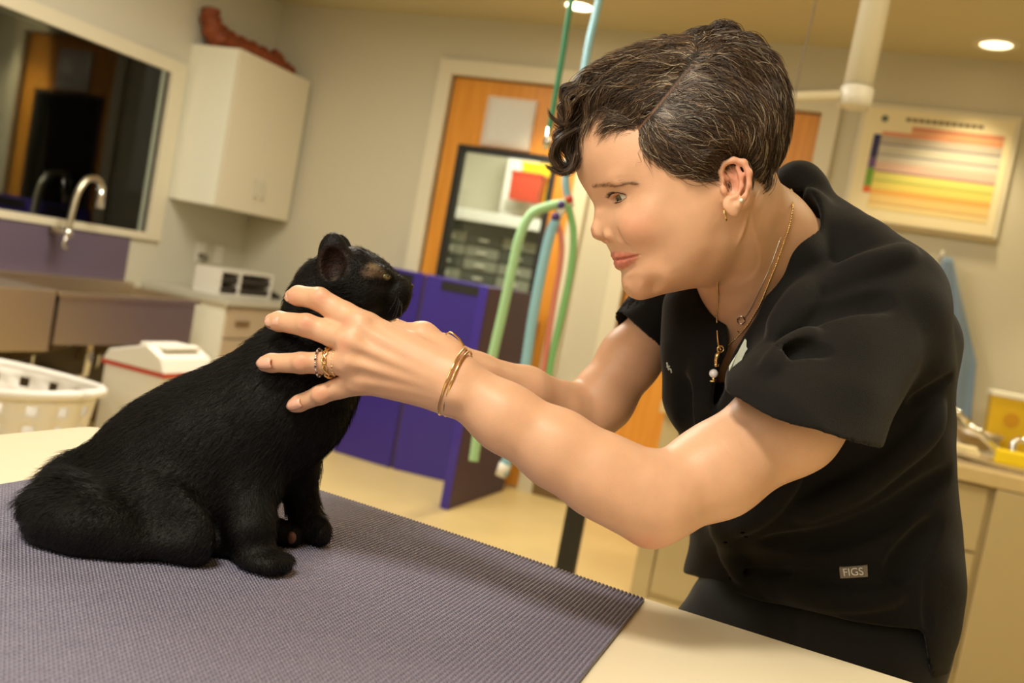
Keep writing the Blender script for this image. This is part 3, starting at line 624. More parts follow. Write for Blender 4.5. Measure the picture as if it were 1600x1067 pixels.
# ------------------------------------------------------------------ implicit-surface sculpting
def smin(a, b, k):
    if k <= 0: return np.minimum(a, b)
    h = np.maximum(k-np.abs(a-b), 0)/k
    return np.minimum(a, b)-h*h*k*.25
class Field:
    def __init__(s): s.ops = []
    def op(s, kind, fn, lo, hi, k): s.ops.append((kind, fn, np.array(lo)-abs(k)-.012, np.array(hi)+abs(k)+.012, k)); return s
    def cone(s, a, b, ra, rb, k=.01, kind='add'):
        a = np.array(a, np.float32); b = np.array(b, np.float32); ba = b-a; L2 = float(ba@ba)+1e-12
        def fn(p):
            pa = p-a; t = np.clip(pa@ba/L2, 0, 1); q = pa-t[..., None]*ba
            return np.sqrt((q*q).sum(-1))-(ra+(rb-ra)*t)
        r = max(ra, rb); return s.op(kind, fn, np.minimum(a, b)-r, np.maximum(a, b)+r, k)
    def chain(s, pts, rs, k=.01, kind='add'):
        for i in range(len(pts)-1): s.cone(pts[i], pts[i+1], rs[i], rs[i+1], k, kind)
        return s
    def ell(s, c, r, k=.01, kind='add', ax=None):
        """ellipsoid; ax = three orthonormal axis rows"""
        c = np.array(c, np.float32); r = np.array(r, np.float32); A = np.eye(3, dtype=np.float32) if ax is None else np.array(ax, np.float32)
        def fn(p):
            q = (p-c)@A.T; k0 = np.sqrt(((q/r)**2).sum(-1)); k1 = np.sqrt(((q/(r*r))**2).sum(-1))+1e-9
            return k0*(k0-1)/k1
        R = float(r.max()); return s.op(kind, fn, c-R, c+R, k)
    def poly(s, h, lo, hi, bd=.03):
        """zero level as vertices, quads on a block-sparse grid of cell size h"""
        lo = np.array(lo, float); hi = np.array(hi, float); Bn = 8; Hb = h*Bn
        nb = np.ceil((hi-lo)/Hb).astype(int); g = np.stack(np.meshgrid(*[np.arange(n) for n in nb], indexing='ij'), -1).reshape(-1, 3)
        cen = lo+(g+.5)*Hb
        d = s.eval(cen[:, None, :].astype(np.float32), cen, Hb*.5)[:, 0]
        g = g[np.abs(d) < Hb*1.05+h*3]; cen = lo+(g+.5)*Hb
        loc = np.stack(np.meshgrid(*[np.arange(Bn+1)]*3, indexing='ij'), -1).reshape(-1, 3)
        D = np.empty((len(g), (Bn+1)**3), np.float32); CH = 1500
        for i in range(0, len(g), CH):
            p = (lo+(g[i:i+CH, None, :]*Bn+loc[None])*h).astype(np.float32); D[i:i+CH] = s.eval(p, cen[i:i+CH], Hb*.5)
        D = D.reshape(-1, Bn+1, Bn+1, Bn+1); N = nb*Bn+1
        S = D < 0
        cor = [(i, j, k) for i in (0, 1) for j in (0, 1) for k in (0, 1)]
        cs = [S[:, i:i+Bn, j:j+Bn, k:k+Bn] for i, j, k in cor]; sm = sum(c.astype(np.int8) for c in cs); act = (sm > 0) & (sm < 8)
        bi, ci, cj, ck = np.nonzero(act); vals = {c: D[bi, ci+c[0], cj+c[1], ck+c[2]] for c in cor}
        acc = np.zeros((len(bi), 3)); cnt = np.zeros(len(bi))
        for c in cor:
            for ax in range(3):
                if c[ax]: continue
                e = list(c); e[ax] = 1; a_, b_ = vals[c], vals[tuple(e)]; m = (a_ < 0) != (b_ < 0); t = np.where(m, a_/(a_-b_+1e-20), 0)
                pt = np.tile(np.array(c, float), (len(bi), 1)); pt[:, ax] += t; acc += pt*m[:, None]; cnt += m
        cell = g[bi]*Bn+np.stack([ci, cj, ck], -1); V = lo+(cell+acc/cnt[:, None])*h
        key = (cell[:, 0]*N[1]+cell[:, 1])*N[2]+cell[:, 2]; order = np.argsort(key); ks = key[order]; V = V[order]; cell = cell[order]
        s0 = (vals[(0, 0, 0)] < 0)[order]; Q = []
        for ax in range(3):
            e = [0, 0, 0]; e[ax] = 1; s1 = (vals[tuple(e)] < 0)[order]; m = s0 != s1
            u, v = (ax+1) % 3, (ax+2) % 3; cc = cell[m]; fl = s0[m]
            def look(du, dv):
                q = cc.copy(); q[:, u] -= du; q[:, v] -= dv; kk = (q[:, 0]*N[1]+q[:, 1])*N[2]+q[:, 2]
                i = np.searchsorted(ks, kk); i = np.minimum(i, len(ks)-1); return i, ks[i] == kk
            r = [look(0, 0), look(1, 0), look(1, 1), look(0, 1)]; ok = r[0][1] & r[1][1] & r[2][1] & r[3][1]
            q = np.stack([x[0] for x in r], -1)[ok]; q[~fl[ok]] = q[~fl[ok]][:, ::-1]; Q.append(q)
        return V, np.concatenate(Q)
    def eval(s, p, cen, half):
        D = np.full(p.shape[:-1], .08, np.float32)
        for kind, fn, lo, hi, k in s.ops:
            m = np.all((cen+half > lo-.01) & (cen-half < hi+.01), axis=1)
            if not m.any(): continue
            q = p[m]; d = fn(q).astype(np.float32); cur = D[m]
            if kind == 'add': D[m] = smin(cur, d, k)
            elif kind == 'sub': D[m] = -smin(-cur, d, k)
            elif kind == 'and': D[m] = -smin(-cur, -d, k)
            elif kind == 'disp': D[m] = cur+d
        return D
    def at(s, pts):
        pts = np.asarray(pts, np.float32); return s.eval(pts[:, None, :], pts.astype(float), .001)[:, 0]
def relax(V, Q, it=2, lam=.5):
    n = len(V); e = np.concatenate([Q[:, [0, 1]], Q[:, [1, 2]], Q[:, [2, 3]], Q[:, [3, 0]]]); e = np.concatenate([e, e[:, ::-1]])
    cnt = np.bincount(e[:, 0], minlength=n)[:, None]+1e-9
    for _ in range(it):
        A = np.stack([np.bincount(e[:, 0], weights=V[e[:, 1], i], minlength=n) for i in range(3)], -1)/cnt; V = V+(A-V)*lam
    return V
def normals(V, Q):
    nq = np.cross(V[Q[:, 2]]-V[Q[:, 0]], V[Q[:, 3]]-V[Q[:, 1]]); N = np.zeros_like(V)
    for i in range(4):
        for j in range(3): N[:, j] += np.bincount(Q[:, i], weights=nq[:, j], minlength=len(V))
    return N/(np.linalg.norm(N, axis=1, keepdims=True)+1e-12)
def strands(name, C3, R, m, parent, sides=3, col=None, **kw):
    """C3 (N,S,3) curve points, R (N,S) radii -> one mesh of tapered strands"""
    N, S, _ = C3.shape; T = np.gradient(C3, axis=1); T /= np.linalg.norm(T, axis=2, keepdims=True)+1e-12
    ref = np.array([.31, .52, .8]); U = np.cross(T, ref); U /= np.linalg.norm(U, axis=2, keepdims=True)+1e-12; Wv = np.cross(T, U)
    V = np.stack([C3+(U*cos(2*pi*k/sides)+Wv*sin(2*pi*k/sides))*R[..., None] for k in range(sides)], 2).reshape(-1, 3)
    b = (np.arange(N)*S*sides)[:, None, None]; i = np.arange(S-1)[None, :, None]*sides; k = np.arange(sides)[None, None, :]
    q = np.stack([b+i+k, b+i+(k+1) % sides, b+i+sides+(k+1) % sides, b+i+sides+k], -1).reshape(-1, 4)
    cc = None if col is None else np.repeat(col, S*sides, axis=0)
    return mesh_obj(name, V, q, m, parent, True, col=cc, **kw)
def px2(px): return px/F
# frame of the camera, used to orient ellipsoids measured in the photograph
EX, EY, EZ = RT, -UP, FW
def rot2(a): a = radians(a); return [EX*cos(a)+EY*sin(a), -EX*sin(a)+EY*cos(a), EZ]
# ------------------------------------------------------------------ black cat
ZM = T+.0045
def foot(px, py): return depth_of(on(px, py, 2, ZM))
def build_cat():
    f = Field(); Dc = 1.035
    def q(x, y, d=Dc): return P(x, y, d)
    r = lambda px, d=Dc: px*d/F
    f.chain([q(165, 785), q(262, 745), q(350, 694), q(440, 626), q(490, 558), q(512, 494)], [r(68), r(111), r(108), r(85), r(60), r(52)], .04)
    f.ell(q(118, 786), (r(62), r(54), r(70)), .04)
    dt0 = foot(120, 862)
    # haunch (near and far)
    f.ell(q(262, 790, Dc-.035), (r(128), r(78), .055), .035, ax=rot2(8)); f.ell(q(262, 780, Dc+.05), (r(120), r(70), .05), .04, ax=rot2(8))
    # near hind foot under the belly
    dn = foot(330, 868); f.chain([P(200, 848, dn+.005), P(300, 856, dn+.0), P(365, 853, dn+.003)], [r(26), r(18), r(14)], .02)
    f.ell(P(150, 812, dt0+.028), (r(88), r(52), .055), .03, ax=rot2(10)); f.ell(P(240, 822, dt0+.04), (r(105), r(30), .05), .02)
    # chest
    f.ell(q(464, 612), (r(78), r(84), .062), .035)
    # near front leg
    d1 = foot(418, 893)
    f.chain([q(418, 660, Dc-.035), P(396, 750, .99), P(394, 825, d1+.012), P(400, 872, d1+.01)], [r(58), r(36), r(27), r(24)], .02)
    f.ell(P(417, 877, d1-.002), (r(38), r(17), .022), .012, ax=rot2(4))
    for i, (x, y, dd) in enumerate(((450, 884, .006), (443, 889, -.008), (425, 890, -.018))): f.ell(P(x-3, y-3, d1+dd), (r(10), r(9), .008), .005)
    # far front leg
    d2 = foot(490, 851)
    f.chain([q(462, 650, Dc+.035), P(466, 735, d2+.01), P(474, 795, d2+.008), P(482, 826, d2+.008)], [r(44), r(27), r(20), r(18)], .02)
    f.ell(P(496, 833, d2), (r(22), r(17), .022), .01)
    for x, dd in ((508, .004), (503, -.012)): f.ell(P(x, 836, d2+dd), (r(9), r(12), .009), .005)
    # far hind paw between the front legs
    d3 = foot(450, 853)
    f.chain([P(360, 838, d3+.012), P(425, 834, d3), P(455, 838, d3)], [r(26), r(20), r(17)], .015)
    # tail wrapped along the near side
    dt = foot(120, 862)
    f.chain([P(92, 775, dt+.03), P(66, 798, dt+.015), P(80, 826, dt+.005), P(125, 846, dt), P(190, 853, dt+.004), P(290, 853, dt+.014)], [r(34), r(22), r(20), r(17), r(15), r(13)], .02)
    # head
    Dh = 1.03
    f.ell(P(548, 436, Dh), (r(58), r(50), .044), .02, ax=rot2(12))
    f.chain([P(490, 480, Dh), P(506, 456, Dh)], [r(40), r(32)], .02)
    f.ell(P(494, 456, Dh), (r(32), r(32), .033), .02)
    f.chain([P(585, 438, Dh-.002), P(618, 452, Dh-.002)], [r(31), r(24)], .016)
    f.ell(P(622, 462, Dh-.008), (r(20), r(19), .017), .008); f.ell(P(622, 462, Dh+.012), (r(20), r(19), .017), .008)
    f.ell(P(634, 450, Dh+.001), (r(9), r(7), .007), .006)
    f.ell(P(614, 478, Dh), (r(20), r(10), .015), .010); f.ell(P(585, 474, Dh), (r(28), r(18), .02), .015)          # chin
    f.ell(P(565, 462, Dh-.022), (r(34), r(24), .02), .015); f.ell(P(565, 462, Dh+.022), (r(34), r(24), .02), .015)
    f.ell(P(585, 421, Dh-.026), (r(22), r(7), .008), .008, ax=rot2(14)); f.ell(P(585, 421, Dh+.026), (r(22), r(7), .008), .008, ax=rot2(14))
    # eyes sockets
    for s_ in (-1, 1):
        f.ell(P(601, 430, Dh+.022*s_), (r(14), r(11), .010), .006, ax=rot2(16)); f.ell(P(604, 432, Dh+.0335*s_), (r(10), r(3.2), .006), .0015, 'sub', rot2(20))
    # ears: outer shells, hollowed
    for s_, ox in ((-1, 0), (1, 8)):
        c = P(521+ox, 402, Dh+.028*s_)
        f.ell(c, (r(24), r(38), .012), .007, ax=rot2(-2))
    for s_, ox in ((-1, 0), (1, 8)):
        c = P(520+ox, 413, Dh+(.028+.011)*s_)
        f.ell(c, (r(19), r(26), .014), .003, 'sub', rot2(-2))
    # flat underside: nothing below the mat
    f.op('and', lambda p: (ZM-p[..., 2]), (-2, 0, .5), (1, 2, 2), .006)
    lo = np.min([P(10, 350, .95), P(10, 900, 1.15), P(680, 350, .95), P(680, 920, 1.15), P(10, 350, 1.2), P(680, 920, .95)], 0)-.05
    hi = np.max([P(10, 350, .95), P(10, 900, 1.15), P(680, 350, 1.2), P(680, 920, 1.15), P(10, 350, 1.2), P(680, 350, .95)], 0)+.05
    V, Q = f.poly(.0026, lo, hi); V = relax(V, Q, 2, .5)
    return f, V, Q
CATF, CV, CQ = build_cat()
m_fur = mat('black_fur', srgb(14, 12, 11), .55, bump=.5, bscale=500, spec=.25)
m_furs = mat('black_fur_strands', srgb(22, 19, 17), .5, attr='col', spec=.22)
def cat_obj():
    d = P(300, 860, 1.03); t = thing('cat', 'black short-haired cat sitting on the ribbed mat with its chin held in both hands', 'cat', (d[0], d[1], ZM))
    # bare inner ear and colour patches
    col = np.tile(np.array(srgb(13, 11, 10)[:3]), (len(CV), 1))
    def blob(c, rad, cc, st=1.):
        w_ = np.clip(1.3-np.linalg.norm(CV-c, axis=1)/rad, 0, 1)[:, None]*st; col[:] = col*(1-w_)+np.array(srgb(*cc)[:3])*w_
    blob(P(520, 410, .992), .017, (62, 40, 34), .85)
    for x_, y_, r_p, cc_ in ((584, 417, .0055, (140, 118, 84)), (580, 423, .0055, (112, 90, 68)), (573, 427, .0055, (110, 92, 76)), (563, 430, .0045, (100, 84, 72)), (555, 433, .004, (110, 108, 110)), (597, 428, .004, (110, 88, 60)), (607, 434, .004, (100, 96, 70)), (524, 434, .0035, (120, 110, 86)), (590, 424, .005, (80, 62, 50))): blob(P(x_, y_, .996), r_p*1.3, cc_, .6)
    body = mesh_obj('body', CV, CQ, mat('cat_skin_fur', (0, 0, 0), .5, attr='col', bump=.6, bscale=420, spec=.15), t, True, col=col)
    N = normals(CV, CQ)
    # fur strands over the whole body
    n = 60000; i = rng.choice(len(CV), n); p = CV[i]+rng.normal(0, .0008, (n, 3)); nn = N[i]
    # flow: from the nose back along the spine, down the legs
    x = (p-CAM); dd = x@FW; ix = 800+F*(x@RT)/dd; iy = 533.5-F*(x@UP)/dd
    fx = np.where(iy < 500, -1.0, -.62); fy = np.where(iy < 500, .12, .55)
    low = iy > 760; front = ix > 380; fy = np.where(low & front, 1.0, fy); fx = np.where(low & front, .1, fx)
    fy = np.where((ix < 200), .75, fy); chest = (ix > 500) & (iy > 500); fx = np.where(chest, -.15, fx); fy = np.where(chest, 1., fy)
    earm = (ix > 488) & (ix < 560) & (iy < 402); 
    fl = fx[:, None]*EX+fy[:, None]*EY+rng.normal(0, .16, (n, 3)); fl -= nn*(fl*nn).sum(1, keepdims=True); fl /= np.linalg.norm(fl, axis=1, keepdims=True)
    ln = rng.uniform(.007, .015, n)*np.where(iy < 500, .6, 1)*np.where((iy > 800), .55, 1)*np.where((ix > 585) & (iy < 500), .45, 1)*np.where(earm, .3, 1)
    ln *= np.where((ix < 150) & (iy < 780), 1.7, 1)
    light = (col[i].sum(1) > .03) & (rng.random(n) < .6); ln = np.where(light, ln*.15, ln)
    S = 4; tt = np.linspace(0, 1, S)[None, :, None]; lift = .40+rng.uniform(-.1, .2, (n, 1, 1))
    C3 = p[:, None]-nn[:, None]*.0006+(fl[:, None]*tt+nn[:, None]*lift*(tt-.45*tt*tt))*ln[:, None, None]
    C3[..., 2] = np.maximum(C3[..., 2], ZM+.0006)
    R = np.outer(np.ones(n), np.array([1, .85, .55, .08]))*.00019
    c = np.array(srgb(12, 10, 9)[:3])[None]*rng.uniform(.5, 2.2, (n, 1))*np.where(rng.random((n, 1)) < .12, np.array([[1.9, 1.4, 1.1]]), 1)
    strands('fur', C3, R, m_furs, t, col=c, kind='stuff')
    # eye (near and far)
    for s_ in (-1, 1):
        e = P(603, 431.5, 1.03+.0245*s_); ey = MB().ball(e, (.0068, .0068, .0056), 24, 16).build('eye', mat('cat_eye', srgb(84, 78, 34), .08, coat=1), t, smooth=True)
        MB().ball(P(605.5, 431.5, 1.03+.0295*s_), (.0014, .0014, .0026), 10, 8).build('pupil', m_black, ey, smooth=True)
    MB().ball(P(640, 447, 1.03), (.0045, .0065, .0035), 12, 8).build('nose', mat('cat_nose', srgb(26, 20, 20), .35), t, smooth=True)
    # pad of the hind paw
    d3 = foot(450, 853); MB().ball(P(455, 840, d3-.010), (.0065, .004, .007), 12, 8).build('paw_pad', mat('paw_pad', srgb(104, 66, 44), .6), t, smooth=True)
    # whiskers and the loose chin hairs
    W = []
    for k in range(7):
        a = P(620+k*1.5, 462+k*2, 1.03-.022); b = a+EX*rng.uniform(-.015, .02)+EY*rng.uniform(.02, .038)-EZ*.02; m_ = (a+b)/2-EY*.004+EX*.003
        W.append([a, (a+m_)/2, m_, (m_+b)/2, b])
    W = np.array(W); strands('whisker', W, np.outer(np.ones(len(W)), [1, .9, .8, .5, .1])*.00022, m_furs, t, col=np.tile([.03, .03, .03], (len(W), 1)), kind='stuff')
    return t
CAT = cat_obj()
# ------------------------------------------------------------------ woman: head frame
PSI = radians(0.5); HC = P(1105, 298, 1.03); DH0 = 1.03
_FI = -.972*RT-.236*UP; HF = cos(PSI)*_FI-sin(PSI)*FW; HUP = -.236*RT+.972*UP; HS = -cos(PSI)*FW-sin(PSI)*_FI
HM = np.stack([HF, HUP, HS])
def h2w(f, u, s): return HC+f*HF+u*HUP+s*HS
def inv(px, py, s=0.):
    f = 0.
    for _ in range(30):
        D = DH0-f*sin(PSI)-s*cos(PSI); dx = ((px-800)*D-(1105-800)*DH0)/F; dy = ((py-533.5)*D-(298-533.5)*DH0)/F
        f = (-.972*dx+.236*dy+s*sin(PSI))/cos(PSI); u = -.236*dx-.972*dy
    return f, u
def hp(px, py, s): f, u = inv(px, py, s); return h2w(f, u, s)
sil = [(907,176,.072),(900,200,.072),(898,222,.068),(899,250,.062),(905,279,.045),(915,298,.026),(925,315,.014),(928,328,.0095),(926,344,.0085),(921.5,358,.0095),(925,371,.0095),(936,376.5,.012),(947,381,.018),(951,389,.026),(955,397,.027),(960,404,.028),(962,412,.027),(967,420,.028),(972,427,.029),(972.5,439,.028),(976,450,.027),(985,460,.028),(1000,466,.030),(1020,462,.03),
 (925,150,.07),(960,121,.07),(1000,101,.07),(1050,87,.07),(1100,80,.07),(1150,90,.07),(1185,118,.07),(1203,155,.07),(1208,190,.07),(1203,225,.06),(1190,262,.055),(1170,300,.05),(1150,335,.05)]
inn = [(1120,170,.077),(1060,190,.076),(1165,190,.072),(1010,205,.068),(965,215,.058),(930,215,.043),(1110,115,.058),(1040,128,.056),(985,152,.050),(1170,140,.05),(1160,240,.068),
 (995,270,.063),(965,278,.052),(935,288,.030),(1030,270,.070),(1070,270,.074),(1110,280,.074),(1135,300,.072),
 (985,318,.0455),(962,312,.0365),(945,318,.020),(938,330,.0135),(1010,320,.0625),(1050,315,.069),(1090,320,.072),
 (960,345,.032),(943,352,.0165),(980,350,.049),(1005,350,.058),(1040,355,.064),(1080,360,.067),(1115,350,.067),
 (968,375,.034),(985,378,.043),(1010,380,.050),(1045,385,.0565),(1085,385,.061),(1120,370,.060),
 (978,398,.030),(990,400,.037),(1010,405,.043),(1040,410,.048),(1070,410,.052),(1100,400,.055),
 (985,425,.026),(1000,430,.034),(1025,432,.040),(1052,428,.0435),(1080,420,.046),(1105,408,.046),(1135,385,.052),(1120,420,.036),
 (1005,449,.029),(1035,443,.036)]
_pts, _val = [], []
for x, y, R in sil:
    f, u = inv(x, y, 0); _pts.append((f, u)); _val.append(0.)
_sp = np.array(_pts); _c = np.array([.01, .0])
for i, (x, y, R) in enumerate(sil):
    a = _sp[max(i-1, 0)] if i not in (24,) else _sp[i]; b = _sp[min(i+1, len(_sp)-1)] if i != 23 else _sp[i]
    t = b-a; n_ = np.array([-t[1], t[0]])/np.linalg.norm(t); p = _sp[i]
    if n_@(_c-p) < 0: n_ = -n_
    dd = .0045 if R < .03 else .009
    _pts.append(tuple(p+n_*dd)); _val.append(2*R*dd-dd*dd)
    if R > .04: _pts.append(tuple(p-n_*.01)); _val.append(-2*R*.01)
for x, y, w_ in inn:
    f, u = inv(x, y, w_); _pts.append((f, u)); _val.append(w_*w_)
for k_ in range(26):
    a_ = 2*pi*k_/26; f, u = .005+.165*cos(a_), .03+.185*sin(a_)
    if u > -.06 or f > .09: _pts.append((f, u)); _val.append(-.012)
for f, u in ((.02, -.135), (-.05, -.14), (-.13, -.09)): _pts.append((f, u)); _val.append(-.004)
_X = np.array(_pts); _y = np.array(_val)
def _tps(r2): return .5*r2*np.log(r2+1e-12)
_K = _tps(((_X[:, None]-_X[None])**2).sum(-1)); _n = len(_X); _Pm = np.c_[np.ones(_n), _X]
_A = np.zeros((_n+3, _n+3)); _A[:_n, :_n] = _K+np.eye(_n)*8e-6; _A[:_n, _n:] = _Pm; _A[_n:, :_n] = _Pm.T
_w = np.linalg.solve(_A, np.r_[_y, 0, 0, 0])
GF0, GF1, GU0, GU1, GS = -.17, .20, -.16, .22, .001
_gf = np.arange(GF0, GF1, GS); _gu = np.arange(GU0, GU1, GS); _G = np.stack(np.meshgrid(_gf, _gu, indexing='ij'), -1)
W2 = (_tps(((_G[..., None, :]-_X)**2).sum(-1))@_w[:_n])+_w[_n]+_G@_w[_n+1:]
def polysd(x, y, PV):
    d = np.full(x.shape, 1e9); s = np.ones(x.shape); n = len(PV)
    for i in range(n):
        a = PV[i]; b = PV[i-1]; e = b-a; wx, wy = x-a[0], y-a[1]; t = np.clip((wx*e[0]+wy*e[1])/(e@e), 0, 1)
        d = np.minimum(d, (wx-e[0]*t)**2+(wy-e[1]*t)**2); c1 = y >= a[1]; c2 = y < b[1]; c3 = e[0]*wy > e[1]*wx
        s = np.where((c1 & c2 & c3) | (~c1 & ~c2 & ~c3), -s, s)
    return s*np.sqrt(d)
_ol = [inv(x, y, 0) for x, y, R in sil[:24]]+[inv(1100, 455, 0), inv(1140, 380, 0)]+[inv(x, y, 0) for x, y, R in sil[24:][::-1]]
_osd = polysd(_G[..., 0], _G[..., 1], np.array(_ol)); W2 = np.where(_osd > 0, np.minimum(W2, -_osd*.03), np.maximum(W2, np.minimum(-_osd*.004, .0001)))
from math import exp
_k = np.exp(-np.arange(-4, 5)**2/(2*1.3**2)); _k /= _k.sum()
W2 = np.apply_along_axis(lambda v: np.convolve(np.pad(v, 4, 'edge'), _k, 'valid'), 0, W2); W2 = np.apply_along_axis(lambda v: np.convolve(np.pad(v, 4, 'edge'), _k, 'valid'), 1, W2)
_k2 = np.exp(-np.arange(-18, 19)**2/(2*6.**2)); _k2 /= _k2.sum()
_Wb = np.apply_along_axis(lambda v: np.convolve(np.pad(v, 18, 'edge'), _k2, 'valid'), 0, np.maximum(W2, -.002)); _Wb = np.apply_along_axis(lambda v: np.convolve(np.pad(v, 18, 'edge'), _k2, 'valid'), 1, _Wb)
_jc = inv(1128, 425, .03); _m = np.clip(1.6-np.linalg.norm(_G-np.array(_jc), axis=-1)/.038, 0, 1); _m = _m*_m*(3-2*_m); W2 = W2*(1-_m)+_Wb*_m
DWf, DWu = np.gradient(W2, GS)
STK = np.stack([W2, DWf, DWu], -1).astype(np.float32)
def bil(A, f, u):
    x = np.clip((f-GF0)/GS, 0, A.shape[0]-1.001); y = np.clip((u-GU0)/GS, 0, A.shape[1]-1.001); i = x.astype(int); j = y.astype(int); a = (x-i)[..., None]; b = (y-j)[..., None]
    if A.ndim == 2: A = A[..., None]
    return A[i, j]*(1-a)*(1-b)+A[i+1, j]*a*(1-b)+A[i, j+1]*(1-a)*b+A[i+1, j+1]*a*b
HMf = HM.astype(np.float32); HCf = HC.astype(np.float32)
def head_d(p):
    q = (p-HCf)@HMf.T; g = bil(STK, q[..., 0], q[..., 1]); s = q[..., 2]
    G = s*s-g[..., 0]; G = np.where(np.abs(q).max(-1) > .21, np.maximum(G, .004), G); return G/np.maximum(np.sqrt(4*s*s+g[..., 1]**2+g[..., 2]**2), .012)
def surf(px, py, ins=0.):
    s = .03
    for _ in range(12):
        f, u = inv(px, py, s); s = .5*s+.5*float(np.sqrt(max(bil(W2, np.array([f]), np.array([u]))[0, 0], 1e-8)))
    return f, u, s
def hax(roll=0): a = radians(roll); return [HF*cos(a)+HUP*sin(a), -HF*sin(a)+HUP*cos(a), HS]
HLO, HHI = HC-.20, HC+.20

# ------------------------------------------------------------------ woman: skin surface
def r_(px, d): return px*d/F
body = Field()
body.op('add', head_d, HLO, HHI, .0)
# neck and upper chest
body.chain([P(1150, 322, 1.045), P(1195, 372, 1.10), P(1235, 420, 1.155)], [.052, .052, .062], .034)
body.chain([P(1120, 372, 1.03), P(1160, 430, 1.10), P(1185, 515, 1.155), P(1165, 600, 1.18)], [.030, .046, .062, .066], .034)
body.cone(P(1160, 320, .985), P(1178, 470, 1.085), .012, .012, .04)      # sternomastoid
body.chain([P(1235, 420, 1.165), P(1330, 430, 1.13), P(1372, 475, 1.085)], [.06, .052, .05], .03)
body.chain([P(1215, 440, 1.17), P(1120, 450, 1.25), P(1075, 465, 1.29)], [.06, .045, .04], .03)
for sg in (1, -1):
    # eye: lids over a ball, almond opening between them
    fe, ue = inv(981, 306, .031); se = .0305*sg; c = h2w(fe, ue, se)
    body.ell(c, [.0146, .0142, .0144], .005, ax=hax())
    body.ell(h2w(fe+.001, ue+.0050, se+.001*sg), [.0146, .0104, .0145], .004, ax=hax(4))
    body.ell(h2w(fe+.0140, ue+.001, se-.0175*sg), [.007, .009, .006], .008, 'sub', ax=hax())     # hollow by the nose
    def lidcut(p, c=c.astype(np.float32), sg=sg):
        q = (p-c)@HMf.T; r = np.sqrt((q*q).sum(-1))+1e-6; az = np.arctan2(q[..., 2]*sg, q[..., 0]); el = np.arcsin(np.clip(q[..., 1]/r, -1, 1))
        t = (az-.60)/.80; half = .275*(1-t*t); return np.maximum((np.abs(el+.03+.08*t)-half)*.0135, np.maximum(.0110-r, r-.021))
    body.op('sub', lidcut, c-.021, c+.021, .0012)
    crs = [h2w(fe+.0158*cos(a_)*cos(.66), ue+.0158*sin(.66), se+.0158*sin(a_)*cos(.66)*sg) for a_ in (-.5, -.1, .3, .7, 1.1, 1.35)]
    body.chain(crs, [.0006, .0010, .0012, .0012, .0010, .0005], .0030, 'sub')
    # brow ridge
    bf, bu = inv(958, 287, .035); body.ell(h2w(bf-.004, bu+.001, .030*sg), [.008, .0055, .018], .012, ax=hax(10))
    # nose wing, nostril
    nf, nu, ns_ = surf(956, 366)
    body.ell(h2w(nf-.001, nu, max(ns_-.0050, .0085)*sg), [.0092, .0064, .0060], .0050, ax=hax(12))
    qn = inv(944, 375, .004); body.ell(h2w(qn[0]-.002, qn[1]-.0015, .0068*sg), [.0055, .0026, .0030], .002, 'sub', ax=hax(14))
    # groove behind the wing down to the mouth corner
    g1 = surf(967, 360); g2 = surf(970, 371); g3 = surf(980, 384)
    body.chain([h2w(g_[0], g_[1], (g_[2]+.0008)*sg) for g_ in (g1, g2, g3)], [.0006, .0008, .0004], .010, 'sub')
    # lips
    def mk(L, ins):
        o = []
        for (x, y), i_ in zip(L, ins):
            f_, u_, s_ = surf(x, y) if x > 963 else (*inv(x, y, 0), 0.); o.append(h2w(f_-i_*(1 if s_ < .012 else .5), u_, max(s_-(.0 if s_ < .012 else i_*.7), 0)*sg))
        return o
    ul = [(956.5, 399.5), (965, 399.5), (974, 399), (985, 398.3), (996, 397.5)]
    ll = [(962, 411.5), (968, 411.5), (977, 409), (987, 404.5), (996, 399.5)]
    body.chain(mk(ul, [.0030, .0022, .0022, .0018, .0012]), [.0036, .0036, .0032, .0023, .0010], .003)
    body.chain(mk(ll, [.0040, .0030, .0028, .0022, .0012]), [.0050, .0048, .0042, .0027, .0010], .004)
    cr = [(958, 405), (966, 404.5), (976, 403.3), (987, 401), (999, 398)]
    body.chain(mk(cr, [.0, -.0003, -.0004, -.0004, -.0003]), [.0009, .0011, .0011, .0011, .0012], .0018, 'sub')
    # cheek fullness
    cf, cu = inv(992, 352, .050); body.ell(h2w(cf-.012, cu, .041*sg), [.020, .018, .016], .020, ax=hax())
    # ear
    def E(x, y, ds=0.): f_, u_ = inv(x, y, .0755+ds); return h2w(f_, u_, (.0755+ds)*sg)
    body.ell(E(1148, 292, -.004), [.015, .026, .007], .006, ax=hax(-14))
    hel = [E(1131, 283, .002), E(1127, 268, .003), E(1131, 256, .005), E(1146, 250, .007), E(1162, 254, .009), E(1170, 270, .010), E(1169, 290, .010), E(1163, 307, .009), E(1155, 320, .006)]
    body.chain(hel, [.0022, .0026, .0030, .0032, .0034, .0034, .0033, .0032, .0034], .003)
    body.ell(E(1143, 323, .002), [.0085, .0110, .0042], .005, ax=hax(-20))                # lobe
    body.ell(E(1150, 283, .007), [.0095, .0165, .0050], .004, 'sub', ax=hax(-14))
    ant = [E(1152, 262, .005), E(1158, 275, .0055), E(1158, 292, .0055), E(1150, 307, .005), E(1142, 310, .004)]
    body.chain(ant, [.0024, .0026, .0026, .0028, .0024], .003)
    body.ell(E(1143, 292, .003), [.0065, .0085, .0060], .003, 'sub', ax=hax(-10))         # concha
    body.ell(E(1131, 297, .0035), [.0035, .0055, .0032], .003, ax=hax(-10))              # tragus
# chin and jaw line
body.ell(h2w(inv(985, 446, 0)[0]-.014, inv(985, 446, 0)[1], 0), [.017, .014, .020], .014, ax=hax())
